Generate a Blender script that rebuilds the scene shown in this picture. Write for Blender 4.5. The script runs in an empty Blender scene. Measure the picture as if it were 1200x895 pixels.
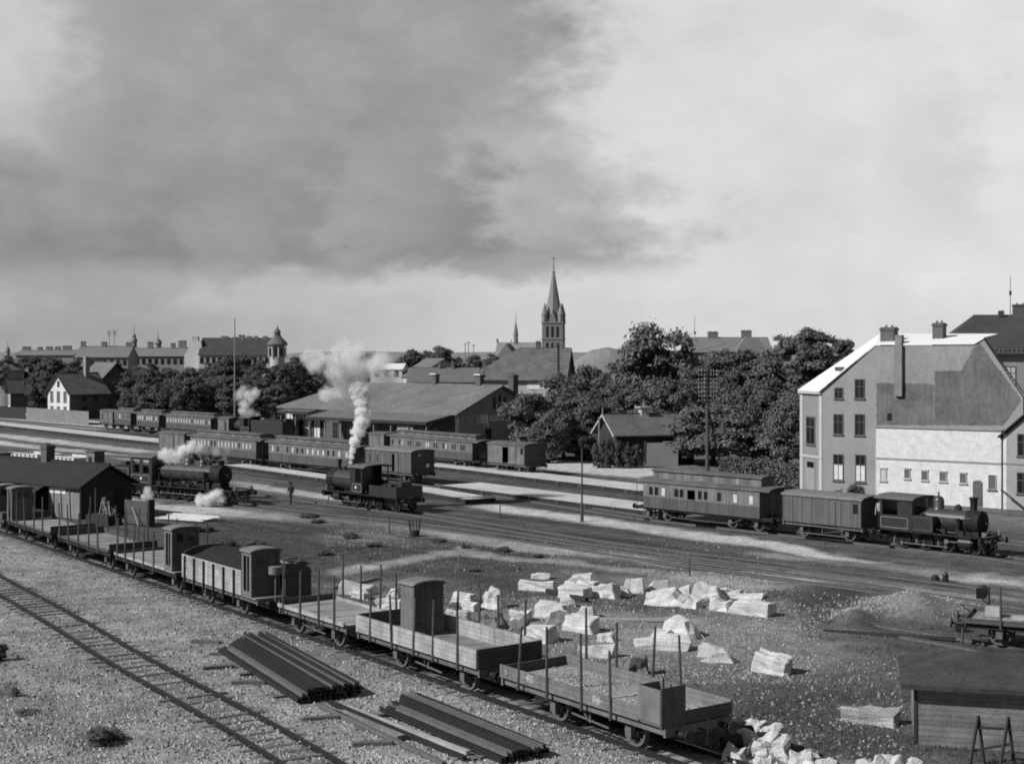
import bpy, bmesh, math, random
import numpy as np
from mathutils import Vector, Matrix
R = math.radians
random.seed(7); np.random.seed(7)
F, H, YH = 1650.0, 12.0, 415.0          # focal length and horizon of the plate in its own pixels, camera height in metres
SC = bpy.context.scene
COL = SC.collection

def G(x, y, z=0.0):                      # point of the world at height z seen in direction (x, y)
    Y = F*(H-z)/(y-YH)
    return Vector(((x-600)*Y/F, Y, z))
def P(x, y, Y):
    return Vector(((x-600)*Y/F, Y, H-(y-YH)*Y/F))
def PX(v):
    return 600+v[0]*F/v[1], YH+(H-v[2])*F/v[1]

# ------------------------------------------------------------------ materials
MATS = {}
def mat(name, v, rough=0.85, var=0.25, scale=3.0, fine=0.0, bump=0.0, planks=None, metal=0.0, island=0.0, streak=0.0, spec=0.3, tiles=None):
    if name in MATS: return MATS[name]
    m = bpy.data.materials.new(name); m.use_nodes = True
    nt = m.node_tree; N = nt.nodes; L = nt.links
    b = N['Principled BSDF']; b.inputs['Roughness'].default_value = rough
    b.inputs['Metallic'].default_value = metal
    b.inputs['Specular IOR Level'].default_value = spec
    tc = N.new('ShaderNodeTexCoord')
    def mth(op, a, c=None, clamp=False):
        n = N.new('ShaderNodeMath'); n.operation = op; n.use_clamp = clamp
        for i, q in enumerate((a, c)):
            if q is None: continue
            if isinstance(q, (int, float)): n.inputs[i].default_value = q
            else: L.new(q, n.inputs[i])
        return n.outputs[0]
    def noise(s, d=4, vec=None, rgh=0.6):
        n = N.new('ShaderNodeTexNoise'); n.inputs['Scale'].default_value = s
        n.inputs['Detail'].default_value = d; n.inputs['Roughness'].default_value = rgh
        L.new(vec if vec is not None else tc.outputs['Object'], n.inputs['Vector'])
        return n.outputs[0]
    n1 = noise(scale)
    f = mth('ADD', mth('MULTIPLY', mth('SUBTRACT', n1, 0.5), 2*var*1.6), 1.0)
    h = n1
    if fine > 0:
        n2 = noise(scale*9, 3)
        f = mth('MULTIPLY', f, mth('ADD', mth('MULTIPLY', mth('SUBTRACT', n2, 0.5), 3*fine), 1.0)); h = n2
    if streak > 0:
        mp = N.new('ShaderNodeMapping'); mp.inputs['Scale'].default_value = (3.0, 3.0, 0.25)
        L.new(tc.outputs['Object'], mp.inputs[0])
        n3 = noise(2.0, 4, mp.outputs[0])
        f = mth('MULTIPLY', f, mth('ADD', mth('MULTIPLY', mth('SUBTRACT', n3, 0.5), 3*streak), 1.0))
    if planks:
        ax, sp = planks
        sx = N.new('ShaderNodeSeparateXYZ'); L.new(tc.outputs['Object'], sx.inputs[0])
        q = mth('DIVIDE', sx.outputs['XYZ'.index(ax)], sp)
        fr = mth('FRACT', q)
        edge = mth('MULTIPLY', mth('MINIMUM', fr, mth('SUBTRACT', 1.0, fr)), 12.0, True)
        wn = N.new('ShaderNodeTexWhiteNoise'); wn.noise_dimensions = '1D'; L.new(mth('FLOOR', q), wn.inputs['W'])
        f = mth('MULTIPLY', f, mth('ADD', mth('MULTIPLY', wn.outputs['Value'], 0.3), 0.85))
        f = mth('MULTIPLY', f, mth('ADD', mth('MULTIPLY', edge, 0.55), 0.45))
    if tiles:
        br = N.new('ShaderNodeTexBrick'); L.new(tc.outputs['Object'], br.inputs['Vector'])
        br.inputs['Scale'].default_value = tiles
        br.inputs['Color1'].default_value = (1, 1, 1, 1); br.inputs['Color2'].default_value = (.82, .82, .82, 1)
        br.inputs['Mortar'].default_value = (.62, .62, .62, 1); br.inputs['Mortar Size'].default_value = 0.02
        bw = N.new('ShaderNodeRGBToBW'); L.new(br.outputs['Color'], bw.inputs[0])
        f = mth('MULTIPLY', f, bw.outputs[0])
    if island > 0:
        g = N.new('ShaderNodeNewGeometry')
        f = mth('MULTIPLY', f, mth('ADD', mth('MULTIPLY', mth('SUBTRACT', g.outputs['Random Per Island'], 0.5), 2*island), 1.0))
    val = mth('MAXIMUM', mth('MULTIPLY', f, v), 0.004)
    cb = N.new('ShaderNodeCombineColor')
    for i in range(3): L.new(val, cb.inputs[i])
    L.new(cb.outputs[0], b.inputs['Base Color'])
    if bump > 0:
        bp = N.new('ShaderNodeBump'); bp.inputs['Strength'].default_value = 0.8; bp.inputs['Distance'].default_value = bump
        L.new(h, bp.inputs['Height']); L.new(bp.outputs[0], b.inputs['Normal'])
    MATS[name] = m
    return m

M = dict(
 iron=mat('dark_iron', .022, .5, .3, 4), rust=mat('rusty_iron', .11, .8, .4, 6), railtop=mat('rail_steel', .07, .45, .3, 5),
 sleeper=mat('tarred_sleeper', .12, .95, .5, 2.5, .3), black=mat('sooty_black', .012, .75, .3, 3),
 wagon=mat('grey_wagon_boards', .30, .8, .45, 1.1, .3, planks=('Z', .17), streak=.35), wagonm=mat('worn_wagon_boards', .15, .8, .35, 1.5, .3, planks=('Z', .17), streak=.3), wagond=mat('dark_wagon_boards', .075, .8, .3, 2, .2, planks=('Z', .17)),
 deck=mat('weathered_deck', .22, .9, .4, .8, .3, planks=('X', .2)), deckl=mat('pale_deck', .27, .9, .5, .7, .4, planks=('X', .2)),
 hut=mat('hut_boards', .15, .8, .25, 2, .1, planks=('X', .12), streak=.2), hutd=mat('hut_boards_shaded', .09, .8, .25, 2, .1, planks=('Y', .12)),  # hutd darkens the same boards for sides turned from the sun
 stake=mat('stake_wood', .07, .8, .4, 5), roofc=mat('canvas_roof', .16, .8, .3, 2, .1), coal=mat('coal', .016, .7, .5, 6, .5, bump=.06),
 coach=mat('coach_brown', .15, .5, .35, .9, planks=('X', .14), streak=.3), coachd=mat('coach_lower_panel', .085, .45, .22, 1.2, planks=('X', .14)),
 boxcar=mat('van_grey_boards', .105, .7, .2, 1.2, planks=('X', .13), streak=.15), coachroof=mat('coach_roof', .10, .8, .5, .8, .2),
 glassd=mat('dark_glass', .012, .12, .2, 2, spec=.8), glassl=mat('pale_glass', .5, .3, .35, 2.5), white=mat('white_paint', .72, .6, .1, 4),  # glassl is a pale tone for some of the panes
 loco=mat('loco_paint', .03, .32, .35, 3, spec=.6), locob=mat('loco_boiler', .045, .38, .35, 2, spec=.6), brass=mat('polished_metal', .45, .25, .2, 4, metal=.8),
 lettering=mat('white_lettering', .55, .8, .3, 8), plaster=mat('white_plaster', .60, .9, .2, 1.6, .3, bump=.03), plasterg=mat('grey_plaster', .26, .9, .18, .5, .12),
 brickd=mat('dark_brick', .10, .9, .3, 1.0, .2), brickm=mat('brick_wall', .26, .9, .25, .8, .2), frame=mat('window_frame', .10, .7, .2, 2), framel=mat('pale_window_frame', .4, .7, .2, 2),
 sroof=mat('station_roof', .175, .75, .3, .35, .25, tiles=1.2), slate=mat('slate_roof', .14, .75, .4, .5, .3, tiles=1.2), slated=mat('dark_slate_roof', .06, .75, .25, .5, .15, tiles=1.2), slatel=mat('pale_slate_roof', .16, .8, .2, .6, .15, tiles=1.2),
 zinc=mat('bright_zinc_roof', .78, .45, .10, .4, .05), tarroof=mat('tarred_board_roof', .024, .8, .3, 1, .2, planks=('X', .32)),
 shedw=mat('shed_boards', .2, .9, .2, 1, .15, planks=('X', .16)), shedd=mat('shed_boards_dark', .036, .9, .3, 1, .15, planks=('Y', .16)),
 clap=mat('weathered_clapboard', .17, .95, .45, 1.6, .45, planks=('Z', .16)), felt=mat('roofing_felt', .045, .95, .5, 1.2, .5),
 stone=mat('rough_granite', .56, .95, .3, 2.4, .4, bump=.05), dirty=mat('earthy_granite', .3, .95, .35, 1.8, .4, bump=.05), stoned=mat('dark_granite', .17, .95, .4, 2, .4, bump=.05), rubble=mat('pale_rubble', .5, .95, .35, 2, .35, bump=.06),  # stoned is the darker granite of the boulders
 bark=mat('bark', .035, .95, .4, 3), leaf=mat('foliage', .125, .8, .3, .5, island=.45, spec=.15), leafd=mat('dark_foliage', .105, .8, .3, .5, island=.45, spec=.15),
 grass=mat('grass_blades', .10, .9, .3, .3, island=.3, spec=.1), pebble=mat('gravel_stones', .27, .95, .2, .6, island=.8), chip=mat('stone_chips', .27, .95, .2, .6, island=.35),
 wood=mat('pale_wood', .34, .9, .3, 2, .2), woodd=mat('dark_wood', .035, .9, .3, 2, .2), cloth=mat('dark_cloth', .02, .9, .3, 4), clothl=mat('pale_shirt', .3, .9, .2, 4),
 skin=mat('skin', .3, .7, .1, 6), far=mat('hazed_masonry', .25, .9, .2, .15, .1), farl=mat('hazed_pale_masonry', .42, .9, .15, .2, .1), farroof=mat('hazed_roof', .17, .9, .15, .1),  # far tones are lightened: distance haze put into the base colour
 church=mat('hazed_church_brick', .18, .9, .15, .2), spire=mat('hazed_copper_spire', .21, .8, .15, .2), hill=mat('hazed_wooded_hill', .2, .95, .3, .05, .2),  # church, spire and hill lifted for haze in the same way
 plattop=mat('platform_gravel', .46, .95, .2, .25, .3), platedge=mat('platform_edge', .03, .95, .4, .6, .2), iron2=mat('new_rail_iron', .022, .6, .4, 5, .3), flat=mat('pale_lime_boards', .5, .9, .3, 2, .2))

# ------------------------------------------------------------------ mesh builder
class MB:
    def __init__(s): s.v = []; s.f = []; s.mi = []; s.cur = 0
    def add(s, vs, fs):
        n = len(s.v); s.v += [tuple(p) for p in vs]; s.f += [tuple(n+i for i in f) for f in fs]; s.mi += [s.cur]*len(fs); return s
    def box(s, x0, x1, y0, y1, z0, z1, rot=0, piv=None):
        vs = [Vector((x, y, z)) for z in (z0, z1) for x, y in ((x0, y0), (x1, y0), (x1, y1), (x0, y1))]
        if rot:
            c = Vector(piv) if piv else Vector(((x0+x1)/2, (y0+y1)/2, 0)); m = Matrix.Rotation(rot, 3, 'Z')
            vs = [m @ (p-c)+c for p in vs]
        return s.add(vs, [(3, 2, 1, 0), (4, 5, 6, 7), (0, 1, 5, 4), (1, 2, 6, 5), (2, 3, 7, 6), (3, 0, 4, 7)])
    def bar(s, p, q, w, h=None):
        p = Vector(p); q = Vector(q); h = h or w; d = (q-p).normalized()
        u = d.cross(Vector((0, 0, 1)));
        if u.length < 1e-3: u = Vector((1, 0, 0))
        u.normalize(); k = u.cross(d)
        vs = [c+u*a*w/2+k*b*h/2 for c in (p, q) for a, b in ((-1, -1), (1, -1), (1, 1), (-1, 1))]
        return s.add(vs, [(0, 1, 2, 3), (7, 6, 5, 4), (0, 4, 5, 1), (1, 5, 6, 2), (2, 6, 7, 3), (3, 7, 4, 0)])
    def tube(s, p, q, r0, r1=None, n=10):
        p = Vector(p); q = Vector(q); r1 = r0 if r1 is None else r1; d = (q-p).normalized()
        u = d.orthogonal().normalized(); k = d.cross(u)
        vs = []
        for c, r in ((p, r0), (q, r1)):
            for i in range(n):
                a = 2*math.pi*i/n; vs.append(c+(u*math.cos(a)+k*math.sin(a))*r)
        fs = [(i, (i+1) % n, n+(i+1) % n, n+i) for i in range(n)]+[tuple(range(n-1, -1, -1)), tuple(range(n, 2*n))]
        return s.add(vs, fs)
    def lathe(s, o, d, prof, n=16):
        o = Vector(o); d = Vector(d).normalized(); u = d.orthogonal().normalized(); k = d.cross(u)
        vs = []
        for t, r in prof:
            for i in range(n):
                a = 2*math.pi*i/n; vs.append(o+d*t+(u*math.cos(a)+k*math.sin(a))*max(r, .001))
        fs = []
        for j in range(len(prof)-1):
            for i in range(n): fs.append((j*n+i, j*n+(i+1) % n, (j+1)*n+(i+1) % n, (j+1)*n+i))
        fs += [tuple(range(n-1, -1, -1)), tuple(range((len(prof)-1)*n, len(prof)*n))]
        return s.add(vs, fs)
    def prism(s, pts, off):
        pts = [Vector(p) for p in pts]; off = Vector(off); n = len(pts)
        return s.add(pts+[p+off for p in pts], [tuple(range(n-1, -1, -1)), tuple(range(n, 2*n))]+[(i, (i+1) % n, n+(i+1) % n, n+i) for i in range(n)])
    def build(s, name, m, parent=None, smooth=False, label=None, fix=True):
        me = bpy.data.meshes.new(name); me.from_pydata(s.v, [], s.f)
        ms = m if isinstance(m, (list, tuple)) else [m]
        for q in ms: me.materials.append(q)
        if len(ms) > 1: me.polygons.foreach_set('material_index', s.mi)
        if fix:
            b = bmesh.new(); b.from_mesh(me); bmesh.ops.recalc_face_normals(b, faces=b.faces); b.to_mesh(me); b.free()
        if smooth:
            me.polygons.foreach_set('use_smooth', [True]*len(me.polygons))
            try: me.set_sharp_from_angle(angle=R(40))
            except Exception: pass
        o = bpy.data.objects.new(name, me); COL.objects.link(o)
        if parent: o.parent = parent
        if label: o['label'] = label
        return o

def tag(o, label, cat=None, group=None, kind=None):
    if label: o['label'] = label
    if cat: o['category'] = cat
    if group: o['group'] = group
    if kind: o['kind'] = kind
    return o
def thing(name, label, cat, loc=(0, 0, 0), rz=0, group=None):
    o = bpy.data.objects.new(name, None); COL.objects.link(o); o.location = loc; o.rotation_euler = (0, 0, rz); o.empty_display_size = .2
    return tag(o, label, cat, group)
def struct(o): o['kind'] = 'structure'; return o
def copy_tree(o, parent=None):
    c = o.copy(); COL.objects.link(c)
    if parent: c.parent = parent
    for ch in list(o.children): copy_tree(ch, c)
    return c
def inst(mesh_ob, name, parent, loc, rz=0, sc=None):      # a part that shares another part's mesh
    c = bpy.data.objects.new(name, mesh_ob if isinstance(mesh_ob, bpy.types.Mesh) else mesh_ob.data); COL.objects.link(c); c.parent = parent
    c.location = loc; c.rotation_euler = (0, 0, rz)
    if sc: c.scale = sc
    return c

# ------------------------------------------------------------------ camera, sun, sky
cam = bpy.data.cameras.new('camera'); co = bpy.data.objects.new('camera', cam); COL.objects.link(co)
co.location = (0, 0, H); co.rotation_euler = (R(90), 0, 0)
cam.sensor_width = 36; cam.lens = 36*F/1200; cam.shift_y = -(447.5-YH)/1200; cam.clip_start = .5; cam.clip_end = 20000
SC.camera = co
SUN_EL, SUN_AZ = R(37), math.atan2(-.40, -.92)           # towards the sun: left and slightly behind the camera
sd = Vector((math.cos(SUN_AZ)*math.cos(SUN_EL), math.sin(SUN_AZ)*math.cos(SUN_EL), math.sin(SUN_EL)))
sl = bpy.data.lights.new('sun', 'SUN'); sl.energy = 4.7; sl.angle = R(.6); sl.color = (1, .998, .995)
so = bpy.data.objects.new('sun', sl); COL.objects.link(so); so.rotation_euler = sd.to_track_quat('Z', 'Y').to_euler()
SC.view_settings.view_transform = 'Standard'; SC.view_settings.look = 'None'; SC.view_settings.exposure = 0; SC.view_settings.gamma = 1
SC.render.film_transparent = False
SC.cycles.filter_width = 1.9; SC.cycles.use_denoising = False
SC.cycles.volume_step_rate = 1.0; SC.cycles.max_bounces = 6; SC.cycles.diffuse_bounces = 3; SC.cycles.glossy_bounces = 2; SC.cycles.transparent_max_bounces = 6; SC.cycles.volume_bounces = 7

w = bpy.data.worlds.new('World'); SC.world = w; w.use_nodes = True
nt = w.node_tree; N = nt.nodes; L = nt.links; bg = N['Background']
def wm(op, *a, clamp=False):
    n = N.new('ShaderNodeMath'); n.operation = op; n.use_clamp = clamp
    for i, q in enumerate(a):
        if isinstance(q, (int, float)): n.inputs[i].default_value = q
        else: L.new(q, n.inputs[i])
    return n.outputs[0]
def mr(v, a, b, c=0.0, d=1.0, smooth=True):
    n = N.new('ShaderNodeMapRange'); n.interpolation_type = 'SMOOTHSTEP' if smooth else 'LINEAR'
    L.new(v, n.inputs[0])
    for i, q in enumerate((a, b, c, d)): n.inputs[i+1].default_value = q
    return n.outputs[0]
sky = N.new('ShaderNodeTexSky'); sky.sky_type = 'NISHITA'; sky.sun_disc = False; sky.sun_elevation = SUN_EL
sky.sun_rotation = math.atan2(sd.x, sd.y)
sbw = N.new('ShaderNodeRGBToBW'); L.new(sky.outputs[0], sbw.inputs[0])
tc = N.new('ShaderNodeTexCoord'); sep = N.new('ShaderNodeSeparateXYZ'); L.new(tc.outputs['Generated'], sep.inputs[0])
az = wm('ARCTAN2', sep.outputs[0], sep.outputs[1]); el = wm('ARCSINE', sep.outputs[2])
uv = N.new('ShaderNodeCombineXYZ'); L.new(az, uv.inputs[0]); L.new(wm('MULTIPLY', el, 1.7), uv.inputs[1])
def wn(s, d, rg=.55, off=0):
    mp = N.new('ShaderNodeMapping'); mp.inputs['Location'].default_value = (off, off*.7, 0); L.new(uv.outputs[0], mp.inputs[0])
    n = N.new('ShaderNodeTexNoise'); n.inputs['Scale'].default_value = s; n.inputs['Detail'].default_value = d; n.inputs['Roughness'].default_value = rg
    L.new(mp.outputs[0], n.inputs['Vector']); return wm('SUBTRACT', n.outputs[0], .5)
nA = wn(5, 6, .55, 3.1); nB = wn(13, 7, .6, 8.3); nC = wn(3.2, 5, .5, 1.7); nD = wn(34, 6, .62, 5.9)
au = wm('ADD', az, wm('ADD', wm('MULTIPLY', nA, .26), wm('ADD', wm('MULTIPLY', nB, .15), wm('MULTIPLY', nD, .06))))
ev = wm('ADD', el, wm('ADD', wm('MULTIPLY', nC, .06), wm('ADD', wm('MULTIPLY', nB, .06), wm('MULTIPLY', nD, .02))))
light = wm('ADD', mr(az, -.38, .22, .40, .72), wm('ADD', wm('MULTIPLY', nA, .22), wm('MULTIPLY', nB, .12)))          # bright haze, paler to the right
light = wm('SUBTRACT', light, wm('MULTIPLY', mr(el, 0, .05, 1, 0), .05))
edge = wm('ADD', wm('MULTIPLY', mr(el, .1, .24, 0, 1), .05), au)
dk = wm('MULTIPLY', mr(edge, .03, .12, 1, 0), mr(ev, .048, .070, 0, 1))         # the heavy cloud bank on the left
def blob(u0, v0, r, k):
    d = wm('SQRT', wm('ADD', wm('POWER', wm('SUBTRACT', au, u0), 2), wm('POWER', wm('SUBTRACT', ev, v0), 2)))
    return wm('MULTIPLY', mr(d, r*.35, r, 1, 0), k)
dk = wm('MULTIPLY', dk, wm('SUBTRACT', 1, blob(-.36, .20, .13, 1.0)))
darkv = wm('ADD', wm('ADD', wm('MULTIPLY', mr(el, .06, .2, 0, 1), .07), .28), wm('ADD', wm('MULTIPLY', nA, .10), wm('ADD', wm('MULTIPLY', nB, .10), wm('MULTIPLY', nD, .05))))
darkv = wm('ADD', darkv, blob(-.1, .10, .05, .05))
lum = wm('ADD', wm('MULTIPLY', light, wm('SUBTRACT', 1, dk)), wm('MULTIPLY', darkv, dk))
lum = wm('ADD', lum, wm('ADD', wm('MULTIPLY', nB, .10), wm('MULTIPLY', nD, .05)))
lum = wm('ADD', lum, blob(-.35, .205, .09, .17))
lum = wm('ADD', lum, wm('ADD', blob(.02, .115, .07, .14), blob(-.215, .075, .05, .05)))
lum = wm('SUBTRACT', lum, blob(.30, .13, .07, .07))
up = mr(el, .27, .6, 1, 0); side = mr(wm('ABSOLUTE', az), .5, 1.3, 1, 0)
keep = wm('MULTIPLY', up, side)
base = wm('ADD', wm('MULTIPLY', sbw.outputs[0], .016), .115)                        # the rest of the dome: out of view, kept dim to hold the ambient low
fin = wm('ADD', wm('MULTIPLY', lum, keep), wm('MULTIPLY', base, wm('SUBTRACT', 1, keep)))
fin = wm('MAXIMUM', fin, .02)
cc = N.new('ShaderNodeCombineColor'); [L.new(fin, cc.inputs[i]) for i in range(3)]
L.new(cc.outputs[0], bg.inputs[0]); bg.inputs[1].default_value = 1.0

# ------------------------------------------------------------------ ground
def sst(a, b, x): t = np.clip((x-a)/(b-a), 0, 1); return t*t*(3-2*t)
def vnoise(x, y, s, seed):                                 # smooth value noise on world coordinates
    rs = np.random.RandomState(seed); T = rs.rand(256, 256); x = x/s; y = y/s
    i = np.floor(x).astype(int); j = np.floor(y).astype(int); fx = x-i; fy = y-j; fx = fx*fx*(3-2*fx); fy = fy*fy*(3-2*fy)
    g = lambda a, b: T[a % 256, b % 256]
    return (g(i, j)*(1-fx)+g(i+1, j)*fx)*(1-fy)+(g(i, j+1)*(1-fx)+g(i+1, j+1)*fx)*fy
def fbm(x, y, s, seed, o=4): return sum(vnoise(x, y, s/2**k, seed+k)/2**k for k in range(o))/sum(1/2**k for k in range(o))
xs = np.concatenate([np.linspace(-2400, -220, 60, endpoint=False), np.arange(-220, 1420, 3.5), np.linspace(1420, 3600, 60)])
ys = np.concatenate([np.array([416, 417, 418.5, 420, 423, 426, 430, 435, 440, 446, 452, 458, 464, 470]), np.arange(474, 960, 1.25), np.linspace(965, 1400, 60)])
PXg, PYg = np.meshgrid(xs, ys); Yg = F*H/(PYg-YH); Xg = (PXg-600)*Yg/F
n1 = fbm(Xg, Yg, 6, 1); n2 = fbm(Xg, Yg, 1.6, 9); n3 = fbm(Xg, Yg, 18, 21); n4 = fbm(Xg, Yg, .7, 31, 2); ta = math.radians(-47); n5 = fbm((Xg*math.cos(ta)+Yg*math.sin(ta))/14, (-Xg*math.sin(ta)+Yg*math.cos(ta)), 1.1, 41, 3)
wy = PYg+(n2-.5)*np.clip((PYg-415)*.045, 1, 14)+(n1-.5)*np.clip((PYg-415)*.03, .5, 8); wx = PXg+(n1-.5)*20
val = np.full(PXg.shape, .125)*(0.8+.4*n1)
def blend(mask, v): global val; val = val*(1-mask)+v*mask
def strip(pts, hw, v, soft=.5, a=1.0, warp=1.0):
    X_, Y_ = zip(*pts); c = np.interp(PXg, X_, Y_); yy = PYg*(1-warp)+wy*warp
    m = 1-sst(hw*(1-soft), hw*(1+soft), np.abs(yy-c)); m = m*sst(X_[0]-25, X_[0]+25, wx)*(1-sst(X_[-1]-25, X_[-1]+25, wx)); blend(m*a, v)
def below(pts, v, soft=4, a=1.0):
    X_, Y_ = zip(*pts); c = np.interp(PXg, X_, Y_); blend(sst(-soft, soft, wy-c)*a, v)
def patch(cx, cy, rx, ry, v, a=1.0, soft=.5):
    d = np.sqrt(((wx-cx)/rx)**2+((wy-cy)/ry)**2); blend((1-sst(1-soft, 1+soft, d))*a, v)
val *= 1.0
blend((PYg < 495)*1.0, .09)
# yard: dark track beds, pale strips between
below([(-300, 470), (0, 488), (330, 520), (700, 560), (1300, 640)], .085, 2)
strip([(-200, 478), (0, 489.5), (110, 500), (190, 503)], 2.6, .48, .5, 1, .3)
strip([(-200, 496), (0, 510), (150, 527), (190, 531)], 2.6, .44, .5, 1, .3)
strip([(-200, 504), (0, 519), (150, 536), (200, 542)], 2.8, .44, .5, 1, .3)
strip([(-200, 516), (0, 532), (160, 552), (200, 556)], 2.6, .38, .5, .9, .3)
strip([(560, 592), (600, 597), (684, 608), (780, 622), (840, 630), (900, 638), (1000, 657), (1300, 700)], 4.4, .50, .5, 1, .4)
strip([(880, 648), (984, 660), (1100, 668), (1300, 690)], 3.4, .32, .5, .8, .5)
strip([(636, 543), (700, 549.5), (760, 554), (800, 557)], 6.0, .58, .3, 1, .2)

strip([(275, 566), (375, 581), (400, 584)], 3.4, .40, .5, 1, .3)
strip([(0, 560), (172, 592), (275, 601), (350, 606), (450, 617), (500, 622), (550, 630), (625, 640), (700, 647), (870, 664), (984, 680), (1126, 694), (1300, 706)], 6.0, .42, .5, .95, .6)
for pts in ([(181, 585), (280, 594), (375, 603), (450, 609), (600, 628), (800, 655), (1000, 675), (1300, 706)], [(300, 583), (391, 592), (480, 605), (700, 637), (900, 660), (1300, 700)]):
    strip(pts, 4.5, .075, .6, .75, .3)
patch(790, 700, 400, 22, .10, .6); patch(1030, 665, 260, 9, .10, .5)
# middle waste ground
patch(330, 632, 150, 26, .06, .85); patch(600, 672, 220, 22, .085, .6)
patch(430, 628, 60, 8, .22, .6); patch(520, 636, 70, 5, .2, .5)
strip([(390, 669), (430, 664), (470, 657), (540, 645), (600, 653), (700, 664), (760, 668)], 3.4, .34, .6, .85, .5)
patch(700, 678, 90, 6, .17, .6); patch(850, 682, 95, 14, .32, .8); patch(780, 670, 60, 5, .2, .6)
patch(470, 690, 90, 22, .15, .7); patch(700, 720, 190, 40, .13, .6); patch(640, 745, 140, 34, .24, .7)
patch(850, 760, 150, 40, .31, .7); patch(940, 790, 160, 40, .19, .6); patch(1000, 740, 60, 10, .11, .8); patch(1005, 705, 60, 24, .06, .85)
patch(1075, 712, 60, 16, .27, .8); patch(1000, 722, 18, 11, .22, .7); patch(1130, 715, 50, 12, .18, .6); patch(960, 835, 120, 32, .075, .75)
patch(900, 860, 90, 14, .08, .6); patch(1040, 840, 60, 14, .15, .6)
# wagon road and the gravel in front of it
below([(-300, 524), (0, 622), (210, 690), (450, 776), (642, 838), (700, 858), (800, 884), (1300, 915)], .29, 5)
strip([(-300, 521), (0, 627), (210, 700), (450, 788), (642, 852), (800, 905)], 7, .16, .7, .5, .6)
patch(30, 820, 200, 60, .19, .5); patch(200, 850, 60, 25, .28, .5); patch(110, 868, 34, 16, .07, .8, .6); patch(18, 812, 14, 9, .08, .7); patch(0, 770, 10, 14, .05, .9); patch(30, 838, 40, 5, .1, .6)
patch(60, 690, 60, 20, .19, .4); patch(470, 810, 180, 30, .34, .5)
for c_ in ((90, 700, 60, 8), (260, 770, 40, 7), (180, 830, 50, 9), (380, 860, 30, 6), (60, 860, 70, 8), (300, 735, 60, 5), (20, 740, 40, 8), (560, 850, 60, 7)): patch(*c_, .19, .35, .8)
strip([(-300, 531), (0, 687), (150, 775), (275, 844), (460, 955)], 9, .18, .9, .45, .8)
stn = sst(.5, .75, n2)*sst(470, 640, PYg); fgm = sst(-10, 10, PYg-(626+.352*PXg)); val = val*(1+.6*(n2-.5))*(1+.6*(n3-.5))*(1+(.25+.35*fgm)*(n4-.5))*(1+1.1*(n5-.5)*(1-fgm)*(1-sst(690, 740, PYg))*(1-sst(.28, .4, val))); val = np.clip(val, .03, .5)
# relief
hz = (n2-.5)*.10*sst(600, 700, PYg)+(n1-.5)*.18*sst(610, 680, PYg)*(1-sst(-12, 8, PYg-(626+.352*PXg)))
def mound(cx, cy, rx, ry, h): 
    global hz; d = ((PXg-cx)/rx)**2+((PYg-cy)/ry)**2; hz = hz+h*np.exp(-d*1.5)
mound(1070, 716, 55, 14, .9); mound(1000, 728, 24, 10, .5); mound(940, 700, 50, 10, .4); mound(930, 885, 60, 18, .5)
for pts in ([(0, 687), (150, 775), (275, 844), (460, 955)], [(-300, 521), (0, 627), (210, 700), (642, 852), (800, 905)]):
    X_, Y_ = zip(*pts); c = np.interp(PXg, X_, Y_); hz = hz*sst(8, 30, np.abs(PYg-c))
hz = hz-.012*np.clip((Yg-30)/100, 0, 1)
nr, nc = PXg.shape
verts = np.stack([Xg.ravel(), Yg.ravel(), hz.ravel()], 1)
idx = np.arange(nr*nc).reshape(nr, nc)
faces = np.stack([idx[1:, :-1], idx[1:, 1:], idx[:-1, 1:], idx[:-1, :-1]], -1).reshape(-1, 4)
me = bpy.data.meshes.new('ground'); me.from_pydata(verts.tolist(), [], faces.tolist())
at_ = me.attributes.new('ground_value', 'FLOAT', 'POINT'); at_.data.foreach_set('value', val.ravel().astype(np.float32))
gm = bpy.data.materials.new('yard_ground'); gm.use_nodes = True; gn = gm.node_tree.nodes; gl = gm.node_tree.links; gb = gn['Principled BSDF']
gb.inputs['Roughness'].default_value = .95; gb.inputs['Specular IOR Level'].default_value = .15
ga = gn.new('ShaderNodeAttribute'); ga.attribute_name = 'ground_value'; gt = gn.new('ShaderNodeTexCoord')
def gmath(op, a, c):
    n = gn.new('ShaderNodeMath'); n.operation = op
    for i, q in enumerate((a, c)):
        if isinstance(q, (int, float)): n.inputs[i].default_value = q
        else: gl.new(q, n.inputs[i])
    return n.outputs[0]
def gnoise(s, d, rg=.65):
    n = gn.new('ShaderNodeTexNoise'); n.inputs['Scale'].default_value = s; n.inputs['Detail'].default_value = d; n.inputs['Roughness'].default_value = rg
    gl.new(gt.outputs['Object'], n.inputs['Vector']); return n.outputs[0]
nf = gnoise(5.0, 5, .75); nm = gnoise(.9, 5, .7); vo = gn.new('ShaderNodeTexVoronoi'); vo.inputs['Scale'].default_value = 7; gl.new(gt.outputs['Object'], vo.inputs['Vector'])
vb = gn.new('ShaderNodeRGBToBW'); gl.new(vo.outputs['Color'], vb.inputs[0])
ff = gmath('MULTIPLY', gmath('ADD', gmath('MULTIPLY', gmath('SUBTRACT', nf, .5), 1.5), 1.0), gmath('ADD', gmath('MULTIPLY', gmath('SUBTRACT', nm, .5), 1.5), 1.0))
ff = gmath('MULTIPLY', ff, gmath('ADD', gmath('MULTIPLY', vb.outputs[0], .5), .75))
gv = gmath('MAXIMUM', gmath('MULTIPLY', ga.outputs['Fac'], ff), .012)
gc = gn.new('ShaderNodeCombineColor'); [gl.new(gv, gc.inputs[i]) for i in range(3)]; gl.new(gc.outputs[0], gb.inputs['Base Color'])
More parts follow.
